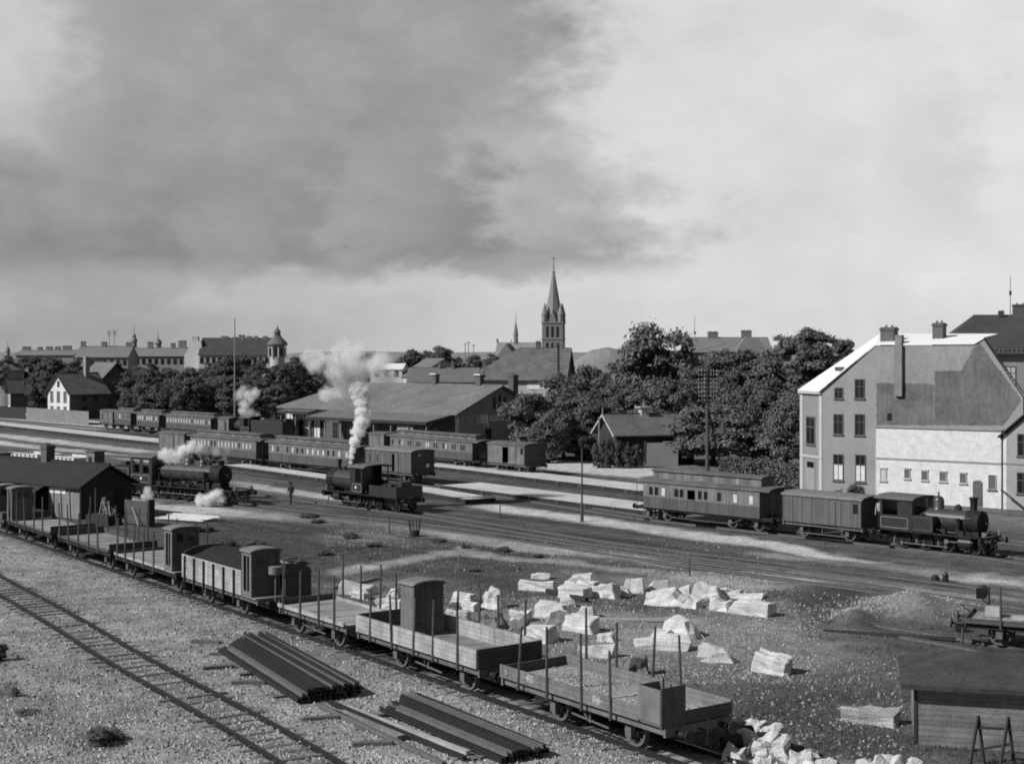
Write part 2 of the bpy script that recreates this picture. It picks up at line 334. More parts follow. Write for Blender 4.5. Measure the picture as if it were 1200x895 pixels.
gp = gn.new('ShaderNodeBump'); gp.inputs['Strength'].default_value = .9; gp.inputs['Distance'].default_value = .10; gl.new(nf, gp.inputs['Height']); gl.new(gp.outputs[0], gb.inputs['Normal'])
me.materials.append(gm); me.polygons.foreach_set('use_smooth', [True]*len(me.polygons))
go = bpy.data.objects.new('ground', me); COL.objects.link(go); struct(go)
u_ = MB(); u_.box(-12000, 12000, -3000, 15000, -1.6, -1.5); uo = u_.build('terrain', mat('far_ground', .09, .95, .3, .05)); struct(uo)
def gval(px, py):                                           # ground height under a pixel, for things that stand on the relief
    i = int(np.argmin(abs(ys-py))); j = int(np.argmin(abs(xs-px))); return float(hz[i, j])
# ------------------------------------------------------------------ railway tracks
def catmull(pts, step):
    pts = [Vector((p[0], p[1], 0)) for p in pts]; ext = [2*pts[0]-pts[1]]+pts+[2*pts[-1]-pts[-2]]; out = []
    for i in range(1, len(ext)-2):
        a, b, c, d = ext[i-1:i+3]; n = max(2, int((c-b).length/step))
        for k in range(n):
            t = k/n; out.append(.5*((2*b)+(c-a)*t+(2*a-5*b+4*c-d)*t*t+(3*b-a-3*c+d)*t**3))
    return out+[pts[-1]]
def offset(path, o):
    r = []
    for i, p in enumerate(path):
        d = (path[min(i+1, len(path)-1)]-path[max(i-1, 0)]).normalized(); r.append(p+Vector((-d.y, d.x, 0))*o)
    return r
def sweep(mb, path, w, z0, z1):
    l = offset(path, w/2); r = offset(path, -w/2); n = len(path); vs = []
    for i in range(n): vs += [(l[i].x, l[i].y, z0), (r[i].x, r[i].y, z0), (r[i].x, r[i].y, z1), (l[i].x, l[i].y, z1)]
    fs = []
    for i in range(n-1):
        a = 4*i; b = a+4
        for k in range(4): fs.append((a+k, a+(k+1) % 4, b+(k+1) % 4, b+k))
    fs += [(0, 1, 2, 3), (4*n-1, 4*n-2, 4*n-3, 4*n-4)]
    mb.add(vs, fs)
sl_mb = MB(); sl_mb.box(-1.25, 1.25, -.09, .09, -.14, .035); SLEEPER = None
def track(label, pts, sleepers=None, near=False, step=4, group='tracks of the station yard'):
    global SLEEPER
    path = catmull(pts, step); t = thing('railway_track', label, 'railway track', (0, 0, 0), 0, group)
    for s in (-1, 1):
        q = offset(path, s*.75); m = MB(); m.cur = 0; sweep(m, q, .19 if near else .13, .0, .03); sweep(m, q, .06 if near else .03, .03, .12); m.cur = 1; sweep(m, q, .1 if near else .075, .12, .15)
        m.build('rail', [M['iron'] if near else M['rust'], M['railtop'] if not near else M['iron']], t)
    if sleepers:
        acc = 0; rnd = random.Random(5); n = 0
        fine = catmull(pts, .05)
        for i in range(1, len(fine)):
            acc += (fine[i]-fine[i-1]).length
            if acc < sleepers: continue
            acc = 0; p = fine[i]; d = fine[i]-fine[i-1]
            if p.y > 95 or p.y < 33: continue
            if n >= 99: continue
            a = math.atan2(d.y, d.x)+R(90)+rnd.uniform(-.04, .04)
            if SLEEPER is None: SLEEPER = sl_mb.build('sleeper', M['sleeper'], t); o = SLEEPER; o.location = (p.x, p.y, 0)
            else: o = inst(SLEEPER, 'sleeper', t, (p.x, p.y, 0))
            o.rotation_euler = (0, 0, a); o.location.z = rnd.uniform(-.042, .008); n += 1
    return t
def gp(*l): return [G(*p) for p in l]
fgp = gp((-260, 560), (-100, 632), (0, 687), (75, 729), (150, 775), (275, 844), (330, 876), (400, 919), (470, 963))
track('foreground railway track on pale gravel with worn dark sleepers showing', fgp, .78, near=True, step=1.5)
# the wagon road is straight
WA = G(745, 880)+Vector((.809, .588, 0))*.75; WD = Vector((.5906, -.8069, 0)).normalized(); WN = Vector((-WD.y, WD.x, 0))
def WS(s): return WA-WD*s
track('track under the row of empty goods wagons', [WS(95), WS(60), WS(30), WS(0), WS(-12)], .72, near=True, step=3)
def line(a, b): return G(*a), G(*b)
def ctr(a, b, e0=0, e1=0):          # centre line of the track whose near rail runs through two pixels
    A, B = line(a, b); d = (B-A).normalized(); n = Vector((-d.y, d.x, 0)); return [A-d*e0+n*.75, A+n*.75, B+n*.75, B+d*e1+n*.75]
L1 = ((304, 549), (500, 570)); L0 = ((545, 550), (611, 557)); L4 = ((117, 502.5), (330, 521)); LT = ((752, 609), (1157, 655))
LC = ((391, 592.5), (480, 604)); LL = ((181, 585), (274, 593.5))
track('farthest main track under the long coach train', [*ctr(*L4, 60), *ctr(*L0, 0, 0)[1:3], G(760, 577), G(950, 603), G(1300, 652)], step=6)
track('main track of the middle coach train and the train by the white house', [G(-60, 527), G(60, 530.5), *ctr(*L1)[1:3], G(640, 589), *ctr(*LT)[1:3], G(1300, 676)], step=6)
track('yard track under the small tender locomotive', [G(0, 545), G(160, 561), G(290, 577), *ctr(*LC)[1:3], G(700, 637), G(900, 662), G(1300, 712)], step=6)
track('yard track under the large smoking locomotive', [G(-60, 566), G(60, 574), *ctr(*LL)[1:3], G(375, 604), G(450, 611), G(600, 631), G(800, 661), G(1000, 688), G(1300, 734)], step=6)
track('short siding under the small wagon at the right edge', [G(1010, 736), G(1130, 756), G(1300, 790)], step=4)
track('open yard track on the left between the pale platforms', [G(-60, 503), G(60, 512), G(180, 525), G(250, 533)], step=6)
track('left yard track nearest the shed chimney', [G(-60, 517), G(80, 533), G(200, 549), G(330, 566)], step=6)

# low platforms: pale top, dark timber edge with posts
def platform(pts, width, h=.36, name='platform'):
    path = catmull([G(*p) for p in pts], 5); far = offset(path, width); m = MB(); n = len(path); fs = []
    vs = []
    for i in range(n): vs += [(path[i].x, path[i].y, 0), (path[i].x, path[i].y, h), (far[i].x, far[i].y, h), (far[i].x, far[i].y, 0)]
    top = MB(); edge = MB(); top.add([vs[4*i+k] for i in range(n) for k in (1, 2)], [(2*i, 2*i+2, 2*i+3, 2*i+1) for i in range(n-1)])
    edge.add([vs[4*i+k] for i in range(n) for k in (0, 1)], [(2*i, 2*i+2, 2*i+3, 2*i+1) for i in range(n-1)])
    edge.add([vs[4*i+k] for i in range(n) for k in (2, 3)], [(2*i, 2*i+2, 2*i+3, 2*i+1) for i in range(n-1)])
    edge.add([vs[k] for k in (0, 1, 2, 3)], [(0, 1, 2, 3)]); edge.add([vs[4*(n-1)+k] for k in (0, 1, 2, 3)], [(0, 1, 2, 3)])
    t = top.build(name, M['plattop']); struct(t); e = edge.build('edge_boards', M['platedge'], t)
    po = MB(); fine = catmull([G(*p) for p in pts], .2); acc = 0
    for i in range(1, len(fine)):
        acc += (fine[i]-fine[i-1]).length
        if acc > 3.2:
            acc = 0; q = offset(fine[i-1:i+1], -.08)[0]; po.box(q.x-.13, q.x+.13, q.y-.13, q.y+.13, 0, h-.03)
    if po.v: po.build('edge_post', M['wood'] if False else M['sleeper'], t)
platform([(-120, 487), (0, 500.5), (185, 521.5), (330, 533), (515, 551), (620, 564), (700, 573.5), (772, 583)], 4.2)
platform([(516, 573), (600, 584), (700, 597), (772, 606)], 4.4)
platform([(262, 548.5), (330, 558), (385, 566), (470, 577), (510, 583.5), (548, 590.5)], 2.6)
platform([(-120, 478), (0, 485.5), (100, 497)], 4, .2, 'pavement')

# ------------------------------------------------------------------ rolling stock
WH = {}
def wheel_mesh(r, spokes, m):
    k = (round(r, 2), spokes)
    if k in WH: return WH[k]
    b = MB(); n = 22
    prof = [(-.06, r*.82), (-.07, r*.98), (-.02, r), (.05, r), (.05, r+.025), (.075, r+.025), (.075, r*.82), (-.06, r*.82)]
    vs = []; fs = []
    for t, q in prof:
        for i in range(n):
            a = 2*math.pi*i/n; vs.append((q*math.cos(a), t, q*math.sin(a)))
    for j in range(len(prof)-1):
        for i in range(n): fs.append((j*n+i, j*n+(i+1) % n, (j+1)*n+(i+1) % n, (j+1)*n+i))
    b.add(vs, fs); b.tube((0, -.12, 0), (0, .09, 0), r*.16, n=10)
    for i in range(spokes):
        a = 2*math.pi*i/spokes; b.bar((0, 0, 0), (math.cos(a)*r*.86, 0, math.sin(a)*r*.86), .05, .07)
    o = b.build('wheel', m); me = o.data; bpy.data.objects.remove(o); WH[k] = me; return me
def running_gear(root, axles, r=.48, spring=True, half=.72):
    me = wheel_mesh(r, 8, M['rust'])
    for ax in axles:
        for s in (-1, 1):
            o = inst(me, 'wheel', root, (ax, s*half, .15+r), 0 if s < 0 else math.pi)
        a = MB(); a.tube((ax, -.9, .15+r), (ax, .9, .15+r), .06, n=8); a.build('axle', M['iron'], root)
        if spring:
            for s in (-1, 1):
                b = MB(); y = s*.95; zc = .15+r
                b.box(ax-.13, ax+.13, y-.11, y+.11, zc-.14, zc+.16)
                for k in range(4): b.box(ax-.5+k*.1, ax+.5-k*.1, y-.05, y+.05, zc+.33-k*.05, zc+.37-k*.05)
                b.bar((ax-.5, y, zc+.34), (ax-.55, y, zc+.52), .05); b.bar((ax+.5, y, zc+.34), (ax+.55, y, zc+.52), .05)
                b.build('leaf_spring', M['rust'], root)
                g = MB(); y2 = s*.86
                g.prism([(ax-.42, y2, zc+.5), (ax-.16, y2, zc-.22), (ax-.1, y2, zc-.22), (ax-.17, y2, zc+.2), (ax+.17, y2, zc+.2), (ax+.1, y2, zc-.22), (ax+.16, y2, zc-.22), (ax+.42, y2, zc+.5)], (0, .03, 0))
                g.build('axle_guard', M['iron'], root)
BUF = None
def buffers(root, x0, x1, z=1.0):
    global BUF
    if BUF is None:
        b = MB(); b.tube((0, 0, 0), (.32, 0, 0), .09, n=10); b.tube((.3, 0, 0), (.5, 0, 0), .05, n=8); b.tube((.5, 0, 0), (.54, 0, 0), .19, n=14)
        o = b.build('buffer', M['iron']); BUF = o.data; bpy.data.objects.remove(o)
        c = MB(); c.tube((0, 0, 0), (.3, 0, 0), .03, n=6); c.lathe((.33, 0, -.02), (0, 1, 0), [(-.02, .07), (.02, .07)], 8); c.bar((.33, 0, -.05), (.35, 0, -.4), .05); c.bar((.35, 0, -.4), (.28, 0, -.45), .05)
        o = c.build('coupling_hook', M['iron']); buffers.hook = o.data; bpy.data.objects.remove(o)
    for x, a in ((x0, math.pi), (x1, 0)):
        for y in (-.88, .88): inst(BUF, 'buffer', root, (x, y, z), a)
        inst(buffers.hook, 'coupling_hook', root, (x, 0, z), a)
def underframe(root, x0, x1, hw, z=.98, m=None):
    b = MB()
    for s in (-1, 1): b.box(x0, x1, s*hw*.86-.05, s*hw*.86+.05, z-.02, z+.2)
    b.box(x0-.06, x0+.04, -hw*.95, hw*.95, z-.06, z+.2); b.box(x1-.04, x1+.06, -hw*.95, hw*.95, z-.06, z+.2)
    for k in range(1, 4):
        x = x0+(x1-x0)*k/4; b.box(x-.05, x+.05, -hw*.8, hw*.8, z, z+.15)
    b.build('underframe', m or M['rust'], root)
def brake_hut(root, x0, x1, y0, y1, z0, z1, m=None, windows=True, mside=None):
    b = MB(); t = .05; zt = z1-.22
    b.box(x0, x1, y0, y0+t, z0, zt) if not windows else None
    if windows:                                    # near side with a tall opening
        b.box(x0, x0+.18, y0, y0+t, z0, zt); b.box(x1-.2, x1, y0, y0+t, z0, zt); b.box(x0+.18, x1-.2, y0, y0+t, z0, z0+.25); b.box(x0+.18, x1-.2, y0, y0+t, zt-.16, zt)
        b.box((x0+x1)/2-.03, (x0+x1)/2+.05, y0+.01, y0+t, z0+.25, zt-.16)
    b.box(x0, x1, y1-t, y1, z0, zt)
    b.box(x0+.06, x1-.06, y0+t, y1-t, z0, z0+.04); h = b.build('brake_hut', mside or M['hut'], root)
    e = MB(); yc = (y0+y1)/2; hw = (y1-y0)/2
    for xx in (x0, x1-t):
        arc = [(xx, y0+t+.002, z0), (xx, y1-t-.002, z0)]+[(xx, yc+(hw-t-.002)*math.cos(a), zt+.13*math.sin(a)) for a in [math.pi*k/8 for k in range(9)]]
        e.prism(arc, (t, 0, 0))
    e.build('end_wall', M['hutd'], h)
    r = MB(); pts = []
    for k in range(9):
        a = math.pi*k/8; pts.append((x0-.08, yc+(hw+.1)*math.cos(a), zt+.02+.17*math.sin(a)))
    for k in range(8, -1, -1):
        a = math.pi*k/8; pts.append((x0-.08, yc+(hw+.04)*math.cos(a), zt-.02+.14*math.sin(a)))
    r.prism(pts, (x1-x0+.16, 0, 0)); r.build('hut_roof', M['roofc'], h, True)
    if windows:
        for k in (-1, 1): g = MB(); g.box(x1-.002, x1+.008, yc+k*hw*.42-.17, yc+k*hw*.42+.17, zt-.55, zt-.14); g.build('hut_window', M['glassd'], h)
        s_ = MB(); s_.box(x0+.1, x1-.1, yc-.3, yc+.3, z0+.45, z0+.5); s_.build('bench', M['deck'], h)
    return h
def wroot(name, label, s0, s1, group='goods wagons standing in the long row', cat='goods wagon'):
    p = WS((s0+s1)/2); return thing(name, label, cat, p, math.atan2(WD.y, WD.x), group), abs(s0-s1)/2
def lettering(root, marks, y, m=None):              # painted running numbers: strokes standing 3 mm proud of the boards
    b = MB(); rnd = random.Random(len(marks)*7+int(abs(y)*100))
    for x, z, n, h in marks:
        for k in range(n):
            xx = x+k*h*.72; w = h*.13
            segs = [(0, 0, 0, 1), (.5, 0, .5, 1), (0, 0, .5, 0), (0, .5, .5, .5), (0, 1, .5, 1)]
            for i, (a0, b0, a1, b1) in enumerate(segs):
                if rnd.random() < .3: continue
                X0, X1 = sorted((xx+a0*h, xx+a1*h)); Z0, Z1 = sorted((z+b0*h, z+b1*h))
                b.box(X0-w/2, X1+w/2, y-.006, y-.003, Z0-w/2, Z1+w/2)
    return b.build('lettering', m or M['lettering'], root)
def stakes(root, xs_, hw, z0, z1, sides=(-1, 1), rnd=random.Random(2)):
    for x in xs_:
        for s in sides:
            b = MB(); l = rnd.uniform(-.11, .11); k = rnd.uniform(-.08, .08); zz = z1+rnd.uniform(-.3, .12)
            b.tube((x, s*(hw+.05), z0), (x+l, s*(hw+.05)+k, zz), .055, .04, 7); b.build('stake', M['stake'], root)
def side_boards(root, x0, x1, hw, z0, h, m, ends=(True, True), endh=None, far=True, ribs=0):
    for s in ((-1, 1) if far else (-1,)):
        b = MB(); b.box(x0, x1, s*hw-.03, s*hw+.03, z0, z0+h); o = b.build('side_board', m, root)
        if ribs:
            for k in range(ribs):
                q = MB(); x = x0+(x1-x0)*(k+.4)/ribs; q.box(x-.045, x+.045, s*(hw+.075)-.04, s*(hw+.075)+.04, z0-.45, z0+h-.04); q.build('rib', M['iron'], o)
    for x, e in ((x0, ends[0]), (x1, ends[1])):
        if e:
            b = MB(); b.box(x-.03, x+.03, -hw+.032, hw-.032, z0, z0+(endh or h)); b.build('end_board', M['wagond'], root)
def deck(root, x0, x1, hw, z, m):
    b = MB(); b.box(x0, x1, -hw, hw, z, z+.06); return b.build('deck', m, root)
def brake_rod(root, x, hw=1.2):
    b = MB(); b.bar((x-.9, -hw*.8, .62), (x+.9, -hw*.8, .52), .05); b.bar((x, -hw*.8, 1.0), (x, -hw*.8, .5), .06); b.bar((x-.5, -hw*.8, 1.0), (x-.1, -hw*.8, .55), .05)
    b.build('brake_rigging', M['rust'], root)

HW = 1.4
# 1: nearest wagon
t, h = wroot('flat_wagon', 'nearest open stake wagon with empty brakeman seat box, low pale sides, beside the stone heap', 6.1, -1.9)
x0, x1 = -h, h; sx = lambda s: (6.1-1.9)/2-s
underframe(t, x0, x1, HW, m=M['hut']); running_gear(t, [sx(3.7), sx(0)]); buffers(t, x0-.06, x1+.06); deck(t, x0, x1, HW, 1.2, M['deckl'])
side_boards(t, x0, x1, HW, 1.22, .42, M['wagonm'], (True, True), .36)
stakes(t, [x0+1.05, x0+2.6, x0+4.35, x0+5.75], HW, .98, 3.35); brake_rod(t, sx(1.9))
lettering(t, [(x0+.3, 1.38, 1, .14), (x0+1.45, 1.36, 3, .2), (x0+4.9, 1.34, 3, .2)], -HW-.03)
b = MB(); b.box(x1-1.0, x1-.95, -HW-.08, -.6, 1.25, 2.3); b.box(x1-.95, x1-.0, -HW-.08, -HW-.03, 1.3, 2.3); b.box(x1-.95, x1-.0, -.65, -.6, 1.25, 2.3); b.box(x1-.95, x1-.0, -HW-.029, -.651, 1.6, 1.66)
sb = b.build('seat_box', M['hut'], t); b = MB(); b.box(x1+.042, x1+.07, -HW-.1, -.55, 1.2, 2.37); b.build('back_board', M['hutd'], sb)
b = MB(); b.tube((x1-.5, -HW+.5, 1.76), (x1-.5, -HW+.5, 2.5), .03, n=6); b.build('brake_column', M['iron'], t)
b = MB(); rnd = random.Random(77)
for k in range(420):
    x = rnd.uniform(x0+.1, x1-1.1) if k % 3 else rnd.uniform(x1-1.1, x1-.1); y = rnd.uniform(-1.2, 1.3) if k % 3 else rnd.uniform(-.4, 1.3); r = rnd.uniform(.02, .07); z = 1.262
    b.add([(x-r, y-r*.7, z), (x+r, y-r, z), (x+r*.8, y+r, z), (x-r, y+r*.8, z), (x+rnd.uniform(-.02, .02), y, z+r*.9)], [(0, 1, 4), (1, 2, 4), (2, 3, 4), (3, 0, 4)])
o = b.build('stone_debris', M['chip']); o.location = t.location; o.rotation_euler = t.rotation_euler; tag(o, 'crumbs of pale stone left on the deck of the nearest wagon', 'stone chips', None, 'stuff')
# 2
t, h = wroot('drop_side_wagon', 'low sided wagon with closed brakeman hut on its far left corner', 15.7, 7.5)
x0, x1 = -h, h; sx = lambda s: (15.7+7.5)/2-s
underframe(t, x0, x1, HW); running_gear(t, [sx(13.4), sx(8.9)]); buffers(t, x0-.06, x1+.06); deck(t, x0, x1, HW, 1.2, M['deck'])
side_boards(t, x0, x1, HW, 1.22, .66, M['wagon']); stakes(t, [x0+1.1, x0+2.7, x0+4.2, x0+5.5, x0+7.1], HW, 1.0, 3.1); brake_rod(t, sx(11.2))
lettering(t, [(x0+.3, 1.4, 3, .2)], -HW-.03)
brake_hut(t, x0+1.55, x0+2.5, -.35, 1.0, 1.26, 3.4, windows=False)
b = MB(); b.bar((x0+2.51, -.25, 1.9), (x0+2.525, .5, 1.35), .05); b.build('brace', M['hut'], t)
# 3
t, h = wroot('flat_wagon', 'flat stake wagon with pale weathered deck beside the coal wagon', 22.4, 16.7)
x0, x1 = -h, h; sx = lambda s: (22.4+16.7)/2-s
underframe(t, x0, x1, HW, m=M['rust']); running_gear(t, [sx(21.7), sx(18.2)]); buffers(t, x0-.06, x1+.06); deck(t, x0, x1, HW, 1.2, M['deckl'])
side_boards(t, x0, x1, HW, 1.22, .16, M['wagon'], (True, False), .3); stakes(t, [x0+.55, x0+2.1, x0+3.7, x0+5.0], HW, .98, 3.2); brake_rod(t, sx(19.9))
# 4 coal wagon
t, h = wroot('coal_wagon', 'high sided wagon heaped with coal, with dark arched end board and brakeman hut', 32.6, 24.6)
x0, x1 = -h, h; sx = lambda s: (32.6+24.6)/2-s
xb = x1-1.15
underframe(t, x0, x1, HW); running_gear(t, [sx(30.8), sx(27.1)]); buffers(t, x0-.06, x1+.06); deck(t, x0, x1, HW, 1.16, M['deck'])
side_boards(t, x0, xb-.25, HW, 1.2, 1.1, M['wagon'], (False, False), ribs=6)
for x in (x0, x1-.03):
    ya = -HW+.032 if x < 0 else .06
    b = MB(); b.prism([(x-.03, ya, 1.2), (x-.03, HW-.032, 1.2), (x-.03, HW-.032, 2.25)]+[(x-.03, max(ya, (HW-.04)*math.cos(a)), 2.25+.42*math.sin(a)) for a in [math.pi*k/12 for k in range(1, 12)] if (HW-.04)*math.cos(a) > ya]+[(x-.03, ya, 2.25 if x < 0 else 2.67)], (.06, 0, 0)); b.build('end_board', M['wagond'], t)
def heap(x0, x1, hw, z, h, n=26, seed=3, rough=.12):
    rnd = random.Random(seed); m = MB(); vs = []; fs = []
    for i in range(n+1):
        for j in range(n+1):
            u = i/n; v = j/n; e = min(1, 6*u, 6*(1-u)); d = math.sin(math.pi*v)
            vs.append((x0+(x1-x0)*u, -hw+2*hw*v, z+h*e*d**.8+rnd.uniform(-rough, rough)*.4*(d > 0.05)))
    for i in range(n):
        for j in range(n): a = i*(n+1)+j; fs.append((a, a+1, a+n+2, a+n+1))
    m.add(vs, fs); return m
ho = heap(x0+.05, xb-.3, HW-.04, 2.12, .62).build('coal_load', M['coal']); ho.location = t.location; ho.rotation_euler = t.rotation_euler
tag(ho, 'dark heap of coal filling the high sided wagon', 'coal')
lettering(t, [(x0+.25, 1.75, 2, .22), (x0+.25, 1.35, 3, .22), (x0+3.95, 1.75, 2, .3)], -HW-.03)
brake_hut(t, x1-1.38, x1-.42, -HW, .02, 1.2, 3.4)
b = MB(); b.tube((x1+.35, -.6, 2.3), (x1+.35, -.6, 2.62), .3, n=14); b.tube((x1+.35, -.6, 1.0), (x1+.35, -.6, 2.3), .03, n=6); b.build('lamp_drum', M['hut'], t)
# 5
t, h = wroot('flat_wagon', 'stake wagon with pale deck and windowed brakeman hut, left of the coal wagon', 41.7, 33.6)
x0, x1 = -h, h; sx = lambda s: (41.7+33.6)/2-s
underframe(t, x0, x1, HW, m=M['iron']); running_gear(t, [sx(40.8), sx(34.6)]); buffers(t, x0-.06, x1+.06); deck(t, x0, x1, HW, 1.2, M['deckl'])
side_boards(t, x0, x1-1.2, HW, 1.22, .12, M['wagon'], (True, False), .2); stakes(t, [x0+.5, x0+1.7, x0+2.9, x0+4.2, x0+5.6], HW, 1.0, 3.3); brake_hut(t, x1-1.25, x1-.3, -HW, .05, 1.26, 3.5)
# 6
t, h = wroot('flat_wagon', 'dark framed stake wagon with short uneven stakes, third from the left end of the row', 50.9, 42.6)
x0, x1 = -h, h; sx = lambda s: (50.9+42.6)/2-s
underframe(t, x0, x1, HW, m=M['iron']); running_gear(t, [sx(49.8), sx(44)], .5); buffers(t, x0-.06, x1+.06); deck(t, x0, x1, HW, 1.2, M['deck'])
side_boards(t, x0, x1, HW, 1.22, .14, M['wagond'], (True, True), .45); stakes(t, [x0+.5, x0+2.0, x0+3.6, x0+5.3, x0+6.8], HW, 1.0, 3.2)
# 7
t, h = wroot('flat_wagon', 'stake wagon with bare pale deck in front of the dark shed', 60.9, 52.4)
x0, x1 = -h, h; sx = lambda s: (60.9+52.4)/2-s
underframe(t, x0, x1, HW, m=M['iron']); running_gear(t, [sx(59.4), sx(53.8)], .5); buffers(t, x0-.06, x1+.06); deck(t, x0, x1, HW, 1.2, M['deckl'])
side_boards(t, x0, x1, HW, 1.22, .12, M['wagond'], (True, True), .45); stakes(t, [x0+.6, x0+2.2, x0+3.9, x0+5.6, x0+7.3], HW, 1.0, 3.4)
brake_hut(t, x0+.0, x0+.95, -HW, -.05, 1.26, 3.5)
# 8
t, h = wroot('covered_van', 'covered goods van at the far left end of the wagon row', 70.5, 62)
x0, x1 = -h, h; underframe(t, x0, x1, HW); running_gear(t, [x0+1.5, x1-1.5]); buffers(t, x0-.06, x1+.06)
b = MB(); b.box(x0, x1, -HW, HW, 1.18, 1.6); b.build('body', M['wagond'], t)
brake_hut(t, x1-2.2, x1-1.0, -HW, 0, 1.62, 3.4)

# ------------------------------------------------------------------ trains
def corner_s(ln, xp, off=-.65):
    A, B = line(*ln); d = (B-A).normalized(); n = Vector((-d.y, d.x, 0)); k = (xp-600)/F; a = A+n*off
    return (k*a.y-a.x)/(d.x-k*d.y)
def vroot(name, label, cat, ln, xa, xb, group=None):
    A, B = line(*ln); d = (B-A).normalized(); n = Vector((-d.y, d.x, 0)); s0 = corner_s(ln, xa); s1 = corner_s(ln, xb)
    c = A+d*(s0+s1)/2+n*.75; return thing(name, label, cat, c, math.atan2(d.y, d.x), group), (s1-s0)/2
def arc_roof(root, x0, x1, hw, z, rise, m, name='roof', th=.05, n=10):
    o = [(x0, hw*math.cos(math.pi*k/n), z+rise*math.sin(math.pi*k/n)) for k in range(n+1)]
    i = [(x0, (hw-.02)*math.cos(math.pi*k/n), z-th+(rise)*math.sin(math.pi*k/n)*.9) for k in range(n, -1, -1)]
    b = MB(); b.prism(o+i, (x1-x0, 0, 0)); return b.build(name, m, root, True)
def wall_with_holes(b, x0, x1, y, t, z0, z1, holes):   # holes: (xa, xb, za, zb) sorted in x
    x = x0
    for xa, xb, za, zb in holes:
        if xa > x: b.box(x, xa, y, y+t, z0, z1)
        if za > z0: b.box(xa, xb, y, y+t, z0, za)
        if zb < z1: b.box(xa, xb, y, y+t, zb, z1)
        x = xb
    if x < x1: b.box(x, x1, y, y+t, z0, z1)
